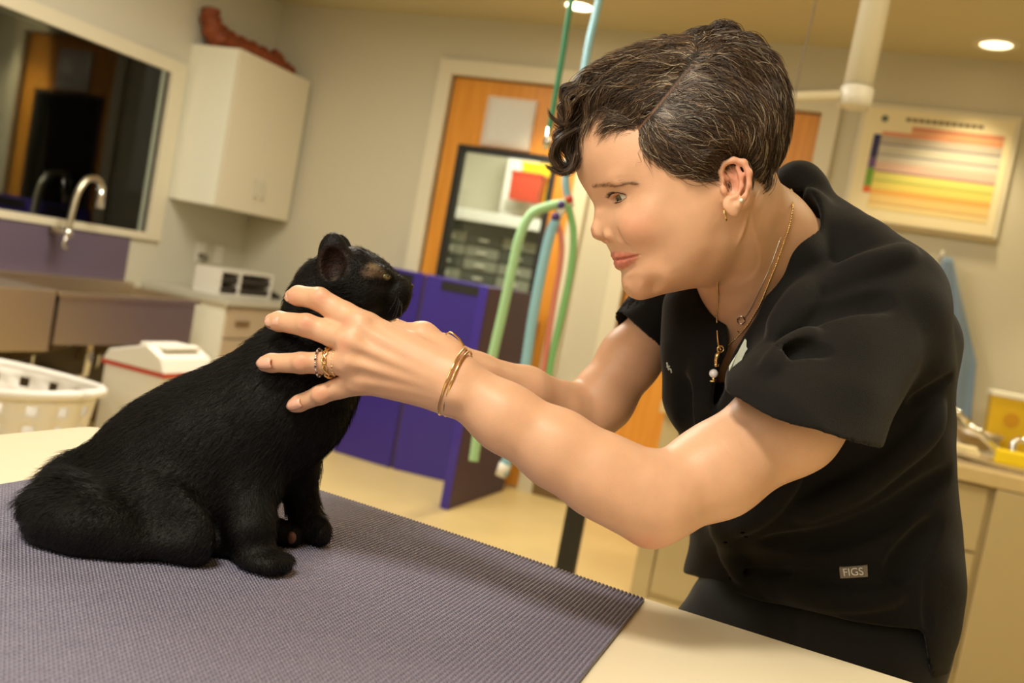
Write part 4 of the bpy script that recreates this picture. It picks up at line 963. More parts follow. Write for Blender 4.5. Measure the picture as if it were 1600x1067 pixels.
# near arm
body.chain([P(1372, 475, 1.085), P(1300, 590, 1.02), P(1232, 660, .975), P(1120, 735, .945), P(1030, 778, .925)], [.050, .050, .052, .045, .041], .02)
body.chain([P(1030, 778, .925), P(985, 765, .925), P(938, 742, .925), P(872, 702, .928), P(790, 653, .932), P(722, 606, .938)], [.041, .041, .0400, .0375, .0325, .0285], .015)
body.ell(P(1014, 822, .922), [.017, .015, .018], .022)
def hand(wr, mcs, fingers, thumb, k=.012):
    """wr: wrist points for each ray, mcs: knuckles, fingers: joint paths with pixel radii"""
    for w_, m_ in zip(wr, mcs): body.cone(P(*w_[:3]), P(*m_[:3]), r_(w_[3], w_[2]), r_(m_[3], m_[2]), .016)
    for fg in fingers:
        body.chain([P(x, y, d) for x, y, d, r in fg], [r_(r, d) for x, y, d, r in fg], .0035)
    body.chain([P(x, y, d) for x, y, d, r in thumb], [r_(r, d) for x, y, d, r in thumb], .008)
hand([(712, 585, .935, 30), (708, 598, .936, 30), (702, 608, .938, 30), (700, 616, .94, 24)],
     [(572, 513, .945, 25), (560, 537, .937, 25), (556, 568, .938, 23), (572, 597, .945, 19)],
     [[(572, 512, .945, 25), (538, 492, .948, 20.5), (498, 467, .958, 18), (466, 462, .972, 15.5), (457, 463, .978, 12)],
      [(560, 537, .937, 25), (522, 523, .942, 20), (478, 508, .950, 18), (436, 502, .968, 15.5), (426, 502, .973, 13)],
      [(556, 568, .938, 23), (516, 567, .941, 18), (470, 567, .946, 16.5), (424, 567, .955, 14.5), (414, 568, .958, 12.5)],
      [(572, 597, .945, 19), (530, 606, .948, 16.5), (500, 617, .952, 15), (468, 630, .960, 13.2), (460, 633, .963, 11.5)]],
     [(705, 560, .95, 26), (660, 528, .962, 24), (622, 524, .978, 20), (585, 525, .992, 17), (562, 526, 1.0, 14)])
# knuckle rises and tendons on the back of the near hand
for (x, y, d) in ((556, 503, .931), (540, 532, .923), (536, 566, .925), (556, 596, .934)): body.ell(P(x, y, d), [.008, .007, .0035], .014, ax=[EX, EY, EZ])
for (a_, b_) in (((560, 510, .926), (690, 588, .916)), ((548, 535, .918), (690, 598, .915)), ((545, 566, .919), (690, 606, .917)), ((560, 594, .928), (690, 614, .921))):
    body.cone(P(*a_)+FW*.0016, P(*b_)+FW*.0016, .0014, .0010, .009)
for (x, y, d) in ((499, 465, .946), (478, 506, .938), (470, 566, .934), (500, 616, .941)): body.ell(P(x, y, d), [.0075, .0075, .0040], .008, ax=[EX, EY, EZ])
body.ell(P(712, 618, .916), [.008, .007, .006], .014)     # wrist bone
# far arm and hand
body.chain([P(1075, 465, 1.29), P(1035, 500, 1.28), P(985, 560, 1.27), P(940, 625, 1.26), P(918, 648, 1.255)], [.036, .035, .040, .0405, .037], .02)
body.chain([P(918, 648, 1.255), P(880, 642, 1.235), P(820, 615, 1.19), P(745, 588, 1.145), P(690, 556, 1.115)], [.037, .037, .034, .0275, .0235], .012)
hand([(690, 548, 1.115, 22), (688, 556, 1.115, 22), (686, 566, 1.115, 20)],
     [(590, 505, 1.115, 18), (585, 530, 1.118, 18), (585, 555, 1.118, 17)],
     [[(590, 505, 1.115, 16), (540, 492, 1.118, 13), (492, 484, 1.108, 12), (462, 480, 1.088, 10.5), (455, 479, 1.076, 9.5)],
      [(585, 530, 1.118, 15), (535, 525, 1.128, 13), (490, 520, 1.125, 12), (462, 518, 1.108, 10)],
      [(585, 548, 1.118, 15), (540, 552, 1.135, 13), (500, 556, 1.14, 12), (472, 558, 1.13, 10)],
      [(590, 566, 1.118, 13), (550, 582, 1.14, 11), (520, 590, 1.145, 10), (500, 596, 1.14, 9)]],
     [(680, 540, 1.10, 18), (640, 522, 1.09, 16), (600, 520, 1.075, 14), (575, 520, 1.065, 12)])
lo = np.array([-1.0, .55, .85]); hi = np.array([.75, 1.6, 1.85])
import time as _t; _t0 = _t.time()
BV, BQ = body.poly(.00125, lo, hi); BV = relax(BV, BQ, 2, .4); BN = normals(BV, BQ)
print('body', len(BV), _t.time()-_t0)
# colour: lips, cheeks, ears, knuckles, moles
m_skin = mat('skin', (0, 0, 0), .44, var=.07, vscale=55, attr='col', sss=.35, bump=.12, bscale=700, spec=.42)
skin = np.tile(np.array(srgb(224, 176, 142)[:3]), (len(BV), 1))
def tint(c, rad, cc, st=1., soft=1.):
    i = np.nonzero((np.abs(BV-c) < rad).all(1))[0]
    w_ = np.clip((1-np.linalg.norm(BV[i]-c, axis=1)/rad)*soft, 0, 1)[:, None]; w_ = w_*w_*(3-2*w_)*st; skin[i] = skin[i]*(1-w_)+np.array(srgb(*cc)[:3])*w_
for sg in (1, -1):
    tint(h2w(*inv(1000, 350, .055), .052*sg), .034, (226, 150, 122), .45)
    tint(h2w(*inv(1155, 275, .08), .08*sg), .034, (220, 138, 118), .6)
    for L, r0 in ((ul, (.0052, .0052, .0046, .0036, .002)), (ll, (.0066, .0066, .006, .0044, .002))):
        pts = mk(L, [.0008]*5)
        for a in range(4):
            for t_ in np.linspace(0, 1, 5): tint(pts[a]*(1-t_)+pts[a+1]*t_, (r0[a]*(1-t_)+r0[a+1]*t_)*1.25, (208, 124, 108), .45, 3.)
tint(hp(928, 362, .0), .014, (222, 150, 124), .4)
for (x, y, d) in ((499, 465, .946), (478, 506, .938), (470, 566, .934), (500, 616, .941), (540, 505, .93), (535, 540, .92)): tint(P(x, y, d-.005), .013, (214, 136, 112), .45)
for (x, y, d) in ((460, 463, .965), (428, 503, .955), (414, 568, .945), (460, 633, .952)): tint(P(x, y, d), .014, (224, 150, 126), .4)
tint(P(1012, 838, .91), .03, (220, 134, 104), .6)
for (x, y, d, rr) in ((891, 757, .897, .0016), (1184, 666, .925, .0016), (1206, 680, .925, .0012), (1083, 752, .905, .003)): tint(P(x, y, d), rr*2.4, (150, 88, 62), .8, 2)
WD = thing('person', 'woman with short dark greying hair and black scrub top, leaning in to hold the cat', 'person', tuple(P(1290, 1000, 1.27)*[1, 1, 0]))
WB = mesh_obj('body', BV, BQ, m_skin, WD, True, col=skin)
HEADBVH = None
# eyes
for sg in (1, -1):
    c = h2w(fe, ue, .0305*sg)
    eb = MB().ball(c, .0131, 28, 18).build('eyeball', mat('eye_white', srgb(226, 218, 206), .12, coat=.8), WD, smooth=True)
    g = h2w(fe+.1, ue-.016, .0305*sg+.034)-c; g /= np.linalg.norm(g)
    def disc(off, r0, r1, m, nm, dome=0.):
        u = np.cross(g, [0, 0, 1.]); u /= np.linalg.norm(u); v = np.cross(g, u); V = [c+g*(off+dome)]; Fc = []
        for j in (1, 2):
            rr = r1*j/2
            for k in range(24): V.append(c+g*(off+dome*(1-(j/2)**2))+(u*cos(2*pi*k/24)+v*sin(2*pi*k/24))*rr)
        for k in range(24): Fc.append((0, 1+k, 1+(k+1) % 24)); Fc.append((1+k, 25+k, 25+(k+1) % 24, 1+(k+1) % 24))
        return MB().add(V, Fc).build(nm, m, eb, smooth=True)
    disc(.0117, 0, .0064, mat('iris_grey_green', srgb(96, 92, 66), .15, coat=.8), 'iris', .0014)
    disc(.0132, 0, .0027, mat('pupil_black', (.01, .01, .01, 1), .05, coat=1), 'pupil', .0012)
# ------------------------------------------------------------------ black scrub top
LN = (P(1395, 445, 1.08)-P(1075, 440, 1.30)); LN /= np.linalg.norm(LN)      # towards her left shoulder (near)
sh = Field(); Dt = 1.26
def col2(off, k=.05):
    pts, rs = [], []
    for x, y, d, r in ((1258, 490, 1.17, 80), (1262, 580, 1.20, 108), (1264, 680, 1.235, 112), (1272, 790, 1.25, 112), (1280, 880, 1.26, 112), (1264, 960, 1.265, 110), (1252, 1050, 1.27, 110)):
        pts.append(P(x, y, d)+LN*off); rs.append(r_(r, d))
    sh.chain(pts, rs, k)
col2(.075); col2(-.075)
sh.chain([P(1230, 500, 1.17)+LN*.05, P(1180, 640, 1.18), P(1190, 760, 1.2)], [.08, .085, .08], .05)      # chest fullness near
# shoulders, yoke, collar
sh.chain([P(1378, 470, 1.09), P(1326, 408, 1.12), P(1286, 366, 1.15)], [.060, .052, .042], .03)
sh.ell(P(1396, 514, 1.10), [.062, .082, .068], .03, ax=rot2(-20))
sh.chain([P(1432, 530, 1.17), P(1412, 650, 1.22)], [.052, .05], .04)
sh.chain([P(1288, 358, 1.15), P(1262, 306, 1.16), P(1246, 290, 1.175)], [.040, .022, .023], .02)
sh.chain([P(1248, 288, 1.175), P(1200, 334, 1.24), P(1130, 420, 1.28), P(1080, 465, 1.295)], [.023, .048, .056, .056], .03)
sh.chain([P(1262, 320, 1.11), P(1232, 400, 1.08), P(1205, 480, 1.085), P(1182, 565, 1.09), P(1180, 620, 1.09)], [.022, .03, .035, .042, .045], .03)
sh.chain([P(1108, 452, 1.20), P(1102, 485, 1.15), P(1100, 540, 1.14), P(1105, 620, 1.155)], [.040, .046, .048, .055], .02)
sh.chain([P(1225, 505, 1.06), P(1290, 560, 1.035)], [.036, .045], .03)
sh.ell(P(1258, 548, 1.030), [.046, .036, .050], .03)
# sleeves: near, flared to a cut hem; far
h0, h1 = P(1140, 606, .960), P(1362, 690, .992)
axn = P(1235, 655, .972)-P(1380, 470, 1.085); axn /= np.linalg.norm(axn)
hc = (h0+h1)/2; hx = (h1-h0)/2; hw = np.linalg.norm(hx); hx = hx/hw; axn = axn-hx*(axn@hx); axn /= np.linalg.norm(axn); hy = np.cross(hx, axn)
if hy@FW < 0: hy = -hy
A0 = P(1382, 478, 1.09)
def frustum(p, ra0, ra1, rb0, rb1, A=A0, Bq=hc, ext=.03):
    """elliptical cone from A to hem centre"""
    ax_ = Bq-A; Lg = np.linalg.norm(ax_); q = (p-A.astype(np.float32)); t = np.clip((q@(ax_/Lg).astype(np.float32))/Lg, -.1, 1+ext/Lg)
    q = q-t[..., None]*ax_.astype(np.float32); a = (q@hx.astype(np.float32)); b = (q@hy.astype(np.float32)); c_ = q@axn.astype(np.float32)
    ra = ra0+(ra1-ra0)*t; rb = rb0+(rb1-rb0)*t; k0 = np.sqrt((a/ra)**2+(b/rb)**2+(c_/ra)**2); return (k0-1)*np.minimum(ra, rb)
def sleeve(p):
    o = frustum(p, .062, hw, .062, .076, ext=.06); cut = ((p-hc.astype(np.float32))@axc.astype(np.float32)); bow = .012*(1-np.clip(((p-hc.astype(np.float32))@hx.astype(np.float32)/hw)**2, 0, 1))
    o = np.maximum(o, cut); i = np.maximum(frustum(p, .055, hw-.011, .050, 0.0655, ext=.2), -(cut+.009)); return np.maximum(o, -i)
def sleeve_solid(p): return frustum(p, .055, hw-.011, .050, 0.0655, ext=.2)
axi = axn-FW*(axn@FW); axi = axi-hx*(axi@hx); axi /= np.linalg.norm(axi); axc = axi+FW*.15; axc /= np.linalg.norm(axc)
SLO = np.min([h0, h1, A0], 0)-.10; SHI = np.max([h0, h1, A0], 0)+.10
sh.op('add', sleeve, SLO, SHI, .02)
f0, f1 = P(953, 510, 1.28), P(1042, 548, 1.275); fx_ = (f1-f0)/2; fw = np.linalg.norm(fx_); fc_ = (f0+f1)/2; fn_ = P(996, 530, 1.278)-P(1075, 455, 1.295); fn_ /= np.linalg.norm(fn_)
def far_sleeve(p):
    a = P(1075, 458, 1.295).astype(np.float32); b = (fc_+fn_*.03).astype(np.float32); ba = b-a; t = np.clip(((p-a)@ba)/float(ba@ba), 0, 1); d = np.linalg.norm(p-a-t[..., None]*ba, axis=-1)
    cut = (p-fc_.astype(np.float32))@fn_.astype(np.float32); return np.maximum(np.maximum(d-(.058-(.058-fw-.005)*t), cut), -np.maximum(d-(.052-(.052-fw+.001)*t), -(cut+.03)))
sh.op('add', far_sleeve, fc_-.14, fc_+.16, .02)
# neckline: hollow round the neck and the V down the chest
sh.chain([P(1150, 300, 1.04), P(1196, 345, 1.10), P(1222, 392, 1.15), P(1228, 440, 1.17)], [.060, .060, .060, .052], .006, 'sub')
sh.chain([P(1120, 380, 1.04), P(1165, 440, 1.10)], [.05, .052], .01, 'sub')
vp = [(1208, 250), (1226, 300), (1256, 298), (1240, 345), (1216, 410), (1182, 492), (1161, 527), (1144, 558), (1136, 580), (1131, 612), (1116, 640), (1104, 636), (1112, 602), (1128, 566), (1137, 545), (1137, 470), (1128, 452), (1080, 425), (1080, 330), (1180, 250)]
VPn = np.array(vp, float)
def pimg(p):
    x = p-CAM.astype(np.float32); d = x@FW.astype(np.float32); return 800+F*(x@RT.astype(np.float32))/d, 533.5-F*(x@UP.astype(np.float32))/d, d
VD = np.array([P(1160, 480, 1.0), P(1160, 480, 1.19)])
def vcut(p):
    x, y, d = pimg(p); s = polysd(x, y, VPn)*d/F; lim = np.interp(y, [250, 330, 420, 480, 560, 588, 600], [1.13, 1.16, 1.20, 1.25, 1.28, 1.24, 1.115]); return np.maximum(s, d-lim)
sh.op('sub', vcut, P(1160, 420, 1.1)-.25, P(1160, 420, 1.1)+.25, .003)
# hem and folds
def hem(p):
    x, y, d = pimg(p); yy = np.interp(x, [1050, 1087, 1138, 1202, 1322, 1436, 1444, 1452, 1458, 1500], [888, 899, 922, 940, 968, 984, 990, 1045, 1060, 1056]); return (y-yy)*d/F
sh.op('and', hem, P(1290, 950, 1.26)-.35, P(1290, 950, 1.26)+.35, .004)
def groove(pts, rad, depth_k, off=0.):
    sh.chain([P(*q_) for q_ in pts], [rad]*len(pts), depth_k, 'sub')
def snap(pts, field, d0=.85, d1=1.45):
    """push image points along the view until they meet the surface of a field"""
    out = []
    ds = np.linspace(d0, d1, 240)
    for x, y in pts:
        v = field.at(np.array([P(x, y, d) for d in ds])); i = np.nonzero(v < 0)[0]
        if len(i) and i[0] > 0: j = i[0]; out.append(P(x, y, ds[j-1]+(ds[j]-ds[j-1])*v[j-1]/(v[j-1]-v[j])))
    return out
def folds(lines):
    for pts, rad, k, kind in lines:
        dense = smoothpath([np.array([x, y, 0]) for x, y in pts], 12); sp = snap([(q[0], q[1]) for q in dense], sh)
        if len(sp) > 1:
            n_ = len(sp); rs = [rad*(.35+.65*sin(pi*min(1, (i+.6)/n_))) for i in range(n_)]; yield [q_-FW*((rad*.85 if k < .007 else rad*.55) if kind == 'sub' else -rad*.2) for q_ in sp], rs, k, kind
todo = list(folds([
    ([(1382, 466), (1320, 476), (1262, 496), (1225, 525)], .003, .020, 'sub'),
    ([(1300, 430), (1250, 470), (1215, 520)], .006, .020, 'add'),
    ([(1420, 395), (1350, 420), (1290, 455)], .005, .02, 'add'),
    ([(1270, 520), (1230, 545), (1200, 580)], .004, .014, 'add'),
    ([(1290, 545), (1250, 545), (1210, 560)], .003, .010, 'sub'),
    ([(1488, 590), (1455, 612), (1425, 630)], .003, .010, 'sub'),
    ([(1470, 640), (1420, 700), (1340, 760), (1250, 800)], .006, .020, 'add'),
    ([(1480, 740), (1400, 800), (1300, 840), (1200, 850)], .005, .020, 'sub'),
    ([(1240, 740), (1180, 800), (1120, 830)], .006, .02, 'add'),
    ([(1460, 820), (1420, 870), (1400, 900)], .005, .02, 'sub'),
    ([(1120, 780), (1140, 850), (1160, 900)], .006, .02, 'add'),
    ([(1200, 700), (1130, 745), (1090, 790)], .005, .02, 'sub'),
    ([(1400, 930), (1300, 935), (1200, 915)], .005, .02, 'add'),
    ([(1132, 888), (1200, 893), (1290, 893), (1392, 886)], .0040, .005, 'sub'),
    ([(1446, 880), (1450, 950), (1452, 985)], .004, .006, 'sub'),
    ([(1100, 560), (1090, 660), (1100, 760)], .005, .02, 'add'),
    ([(1068, 600), (1075, 700), (1100, 800)], .004, .02, 'sub')]))
for sp_, rs_, k_, kd in todo: sh.chain(sp_, rs_, k_, kd)
def ripples(p):
    a = p@(RT*38+UP*22+FW*30).astype(np.float32); b = p@(RT*-14+UP*33+FW*12).astype(np.float32)
    return (.0011*np.sin(a+1.7*np.sin(b))+.0007*np.sin(2.3*b+1.2*np.sin(a*.7)))
sh.op('disp', ripples, (-1, 0, 0), (1, 2, 2), 0)
SV, SQ = sh.poly(.0028, P(1230, 620, 1.2)-.45, P(1230, 620, 1.2)+.47); SV = relax(SV, SQ, 2, .5)
m_scrub = mat('black_scrub_cloth', srgb(18, 16, 15), .85, bump=.35, bscale=900, spec=.22, sheen=.08)
top = mesh_obj('scrub_top', SV, SQ, m_scrub, WD, True); top['label'] = 'black v-neck scrub top with short sleeves'
SHB = BVHTree.FromPolygons([tuple(v) for v in SV], [tuple(int(i) for i in q) for q in SQ])
def hit(px, py, off=.001):
    d = P(px, py, 1.)-CAM; d /= np.linalg.norm(d); h = SHB.ray_cast(Vector(CAM), Vector(d)); p = np.array(h[0]); n = np.array(h[1])
    if n@d > 0: n = -n
    return p+n*off, n
# ------------------------------------------------------------------ trousers and shoes
tr_ = Field()
hp0 = P(1272, 985, 1.27)
for sg in (1, -1):
    base = hp0+LN*.075*sg; kn = base*[1, 1, 0]+[0, 0, .47]+np.array([.0, .01, 0]); an = base*[1, 1, 0]+[0, .03, .07]
    tr_.chain([base+[0, 0, .02], base*[1, 1, 0]+[0, 0, .68], kn, an], [.102, .092, .075, .066], .04)
tr_.chain([P(1130, 960, 1.26), P(1110, 1000, 1.26)], [.05, .06], .05)
tr_.op('and', lambda p: .045-p[..., 2], (-1, 0, -1), (2, 3, .2), .002)
TV, TQ = tr_.poly(.006, hp0*[1, 1, 0]+[-.35, -.32, .0], hp0*[1, 1, 0]+[.35, .38, 1.02]); TV = relax(TV, TQ, 2)
mesh_obj('trousers', TV, TQ, mat('black_trouser_cloth', srgb(26, 25, 24), .85, bump=.35, bscale=900, spec=.3, sheen=.2), WD, True)
for sg in (1, -1):
    b_ = hp0+LN*.075*sg; fwd = np.array([LN[1], -LN[0], 0]); fwd = fwd/np.linalg.norm(fwd)
    if fwd@RT > 0: fwd = -fwd
    s_ = Field(); a_ = b_*[1, 1, 0]+[0, .03, .045]
    s_.chain([a_-fwd*.04, a_+fwd*.06, a_+fwd*.16-[0, 0, .01]], [.042, .044, .036], .03); s_.op('and', lambda p: .002-p[..., 2], (-2, -2, -1), (3, 3, .2), .004)
    v, q = s_.poly(.005, a_-.25, a_+.28); mesh_obj('shoe', v, q, m_black, WD, True)
# grey tag with its lettering on the pocket edge
def on_shirt(polypts, name, m, thick=.0012, off=.0012, parent=WD, **kw):
    top_ = [hit(x, y, off+thick)[0] for x, y in polypts]; bot = [hit(x, y, -.001)[0] for x, y in polypts]; n = len(top_)
    return mesh_obj(name, top_+bot, [tuple(range(n)), tuple(range(2*n-1, n-1, -1))]+[(i, i+n, (i+1) % n+n, (i+1) % n) for i in range(n)], m, parent, **kw)
tg = on_shirt([(1312, 885), (1355, 882), (1356, 900), (1314, 903)], 'pocket_tag', mat('tag_grey', srgb(128, 118, 106), .6))
tg['label'] = 'small grey woven tag with white letters'
c4, nn = hit(1334, 893, .0045); ex = hit(1350, 891.5)[0]-hit(1318, 893.5)[0]; ex /= np.linalg.norm(ex); nn = nn-ex*(nn@ex); nn /= np.linalg.norm(nn); ey = np.cross(nn, ex)
tc_ = bpy.data.curves.new('tag_lettering', 'FONT'); tc_.body = 'FIGS'; tc_.size = .0125; tc_.align_x = 'CENTER'; tc_.align_y = 'CENTER'; tc_.extrude = .0003
to = bpy.data.objects.new('tag_lettering_curve', tc_); COL.objects.link(to); bpy.context.view_layer.update()
me = bpy.data.meshes.new_from_object(to.evaluated_get(bpy.context.evaluated_depsgraph_get())); bpy.data.objects.remove(to)
off = np.array(wloc(WD)); lv_ = np.array([v.co[:] for v in me.vertices]); lw = c4-off+lv_[:, :1]*ex+lv_[:, 1:2]*ey+lv_[:, 2:]*nn
for v, c_ in zip(me.vertices, lw): v.co = c_
me.materials.append(mat('letter_white', srgb(226, 222, 214), .6)); to = bpy.data.objects.new('lettering', me); COL.objects.link(to); to.parent = tg
# white embroidered figure beside the neckline, white stitched letters on the other breast
m_emb = mat('white_stitch', srgb(206, 212, 200), .8, bump=.6, bscale=1500)
fig = [(1161, 529), (1163.5, 532), (1163, 541), (1165, 545), (1161, 551), (1157, 560), (1152, 570), (1149, 578), (1148, 590), (1144, 600), (1139, 606), (1140, 596), (1138, 594), (1135, 603), (1131, 609), (1132, 602), (1135, 592), (1136, 580), (1136, 572), (1142, 562), (1150, 550), (1155, 540)]
ok = []
for x, y in fig:
    ok.append((x+3, y))
try:
    dps = [depth_of(hit(x, y, 0)[0]) for x, y in ok]; md_ = float(np.median(dps)); dps = [min(max(d_, md_-.008), md_+.006)-.0018 for d_ in dps]
    e1 = mesh_obj('embroidered_figure', [P(x, y, d_) for (x, y), d_ in zip(ok, dps)]+[P(x, y, d_+.004) for (x, y), d_ in zip(ok, dps)], [tuple(range(len(ok))), tuple(range(2*len(ok)-1, len(ok)-1, -1))]+[(i, i+len(ok), (i+1) % len(ok)+len(ok), (i+1) % len(ok)) for i in range(len(ok))], m_emb, WD)
except Exception as ex_: print('emb', ex_)
for L_ in ([(1040, 566), (1041, 572), (1043, 578)], [(1043, 575), (1046, 577), (1047, 582)], [(1040, 573), (1044, 572)]):
    try: MB().tube([hit(x+3, y, .0008)[0] for x, y in L_], .0010, 6).build('stitched_letter', m_emb, WD, smooth=True)
    except Exception as ex_: print('let', ex_)
# ------------------------------------------------------------------ hair
HB = BVHTree.FromPolygons([tuple(v) for v in BV[::1]], [tuple(int(i) for i in q) for q in BQ]) if False else None
hl = [(907, 181), (925, 172), (950, 168), (975, 172), (988, 182), (996, 205), (1008, 232), (1030, 254), (1052, 272), (1078, 284), (1100, 276), (1120, 262), (1130, 250), (1148, 244), (1166, 250), (1175, 268), (1176, 300), (1172, 334), (1194, 326), (1214, 306), (1236, 278), (1300, 200), (1250, 0), (1000, -60), (840, 60), (860, 180)]
HP_ = []
for x, y in hl:
    s = float(np.interp(x, [907, 960, 990, 1030, 1080, 1300], [.02, .045, .062, .069, .072, .06])); HP_.append(inv(x, y, s if y > 0 else 0))
HPn = np.array(HP_)
hsd = polysd(_G[..., 0], _G[..., 1], HPn)     # metres, negative inside the hair region
hsdf = hsd.astype(np.float32)
hair = Field()
def hair_d(p):
    q = (p-HCf)@HMf.T; e = bil(hsdf, q[..., 0], q[..., 1])[..., 0]; t = np.clip(-e*.75, -.02, .0125); t = np.where(e > 0, -.006, t)
    lock = .0011*np.sin((q[..., 0]*.55+q[..., 1]*.83)*420+3*np.sin(q[..., 2]*55+q[..., 0]*30))*np.clip(-e*60, 0, 1)
    return head_d(p)-t-lock
hair.op('add', hair_d, HLO, HHI, 0)
HV, HQ = hair.poly(.0018, HC-.20, HC+.20); HV = relax(HV, HQ, 2)
ql = (HV-HC)@HM.T; e_ = bil(hsdf, ql[:, 0], ql[:, 1])[:, 0]; keep = e_ < .0015
fm_ = keep[HQ].all(1); HQ = HQ[fm_]
m_hair = mat('dark_hair', srgb(40, 30, 22), .42, attr='col', spec=.5)
m_haircap = mat('dark_hair_base', srgb(34, 25, 18), .7, bump=.6, bscale=300)
used = np.unique(HQ); remap = -np.ones(len(HV), int); remap[used] = np.arange(len(used))
HN_all = normals(HV, HQ)
_x = HV[used]-CAM; _d = _x@FW; _ix = 800+F*(_x@RT)/_d; _iy = 533.5-F*(_x@UP)/_d; _a = np.array([992., 208.]); _b = np.array([1090., 92.]); _e = _b-_a
_t = np.clip(((_ix-_a[0])*_e[0]+(_iy-_a[1])*_e[1])/(_e@_e), 0, 1); _pd = np.hypot(_ix-_a[0]-_e[0]*_t, _iy-_a[1]-_e[1]*_t); _w2 = (np.clip(1.5-_pd/1.5, 0, 1)*(.7-.5*_t)*((_x@FW) < 1.04))[:, None]
_eh = bil(hsdf, ((HV[used]-HC)@HM.T)[:, 0], ((HV[used]-HC)@HM.T)[:, 1]); _w3 = np.clip(1+_eh/.004, 0, 1)*.75; _w2 = np.maximum(_w2, _w3)
ccap = np.array(srgb(34, 25, 18)[:3])*(1-_w2)+np.array(srgb(150, 106, 80)[:3])*_w2
m_haircap = mat('dark_hair_base_scalp', (0, 0, 0), .7, bump=.6, bscale=300, attr='col')
hcap = mesh_obj('hair_base', HV[used], remap[HQ], m_haircap, WD, True, col=ccap); hcap['label'] = 'short dark brown hair with grey strands'
# direction field (photo pixels), side parting from (1000,200) to (1085,90)
near = [(1000,210,.6,.8),(1012,225,.75,.65),(1040,200,.95,.42),(1030,160,.9,.25),(1060,230,.9,.5),(1060,120,.9,.2),(1090,270,1,-.1),(1100,200,.9,.5),(1100,130,.95,.4),(1130,230,.95,.25),(1150,180,.85,.6),(1140,110,.9,.5),(1180,240,.5,.9),(1185,160,.6,.85),(1180,110,.75,.7),(1205,200,.15,1),(1205,260,-.2,1),(1185,300,-.5,.9),(1215,140,.3,1),(1076,283,.9,-.45),(1050,262,1,.3)]
front = [(1010,130,-.9,.1),(1040,90,-.95,-.1),(985,160,-.95,.3),(960,120,-.95,.35),(960,165,-1,.1),(925,135,-.8,.7),(910,165,-.5,1),(1070,70,-.7,-.3),(1000,90,-.95,.3),(990,190,-.9,-.3)]
crown = [(1100,70,.3,-.3),(1130,70,.8,.1),(1160,90,.9,.4)]
def dirs(x, y, s):
    part = (x-1000)*(-110)-(y-200)*85  # above zero: forward of the parting
    isf = (part > 0) | ((s < -.0) & (x < 1090))
    out = np.zeros((len(x), 2))
    for flag, ctl in ((True, front+crown), (False, near+crown)):
        c = np.array(ctl, float); w = 1/((x[:, None]-c[:, 0])**2+(y[:, None]-c[:, 1])**2+60)**1.6; v = (w[:, :, None]*c[None, :, 2:]).sum(1); v /= np.linalg.norm(v, axis=1, keepdims=True)+1e-9
        m = isf == flag; out[m] = v[m]
    return out, isf
def grow(n, steps, seg, r0, lift, lo_=-.0005, hi_=-9., pt=None, name='hair_strands'):
    eh_ = bil(hsdf, ((HV[used]-HC)@HM.T)[:, 0], ((HV[used]-HC)@HM.T)[:, 1])[:, 0]; cand = used[(eh_ < lo_) & (eh_ > hi_)] if pt is None else used[(_pd > pt[0]) & (_pd < pt[1]) & (_x@FW < 1.06)]
    i = rng.choice(cand, n); p = HV[i].copy(); pts = [p.copy()]
    clump = np.sin(p@np.array([210, 130, 170.]))+np.sin(p@np.array([-150, 260, 90.]))
    ln = rng.uniform(.6, 1.25, n); wob = rng.normal(0, .26, n); ph = rng.uniform(0, 6.28, n)
    for k in range(steps):
        q = (p-HC)@HM.T; x = p-CAM; dd = x@FW; ix = 800+F*(x@RT)/dd; iy = 533.5-F*(x@UP)/dd
        v2, isf = dirs(ix, iy, q[:, 2]); a = wob*np.where(rng.random(n) < .03, 3, 1)*(.5+.08*k)+.34*np.sin(ph*.25+k*.85+clump)+.2*np.sin(clump*2+k*.5)
        vx = v2[:, 0]*np.cos(a)-v2[:, 1]*np.sin(a); vy = v2[:, 0]*np.sin(a)+v2[:, 1]*np.cos(a); D_ = vx[:, None]*EX+vy[:, None]*EY
        # normal of the hair surface from the head field
        e = .0015; g = np.stack([head_d((p+np.eye(3)[j]*e).astype(np.float32))-head_d((p-np.eye(3)[j]*e).astype(np.float32)) for j in range(3)], -1); g /= np.linalg.norm(g, axis=1, keepdims=True)+1e-9
        back = q[:, 2] < -.03; D_ = D_-g*(D_*g).sum(1, keepdims=True); D_ /= np.linalg.norm(D_, axis=1, keepdims=True)+1e-9
        e2 = bil(hsdf, q[:, 0], q[:, 1])[:, 0]; tgt = np.clip(-e2*.75, 0.0006, .0125)+lift*(k/steps)*np.clip(.4+.3*clump, 0.05, 1)+.0006
        cur = head_d(p.astype(np.float32)); p = p+D_*(seg*ln)[:, None]+g*np.clip(tgt-cur, -.003, .003)[:, None]; pts.append(p.copy())
    C3 = np.stack(pts, 1); R = np.outer(rng.uniform(.7, 1.25, n)*r0, np.interp(np.linspace(0, 1, steps+1), [0, .15, .7, 1], [.5, 1, .9, .12]))
    grey = rng.random(n) < .11; x0 = C3[:, 0]-CAM; ix = 800+F*(x0@RT)/(x0@FW)
    base = np.array(srgb(66, 49, 36)[:3])[None]*rng.uniform(.3, 1.9, (n, 1)); base[grey] = np.array(srgb(190, 172, 146)[:3])*rng.uniform(.6, 1.1, (grey.sum(), 1))
    warm = (rng.random(n) < .12) & ~grey; base[warm] = np.array(srgb(122, 90, 60)[:3])
    strands(name, C3, R, m_hair, WD, col=base, kind='stuff')
grow(19000, 10, .0046, .00032, .0065)
grow(2600, 7, .0030, .00020, .0012, .0012, -.006, name='fine_hairline_strands')
grow(2200, 9, .0046, .00030, .0040, pt=(1.6, 16.), name='parting_strands')
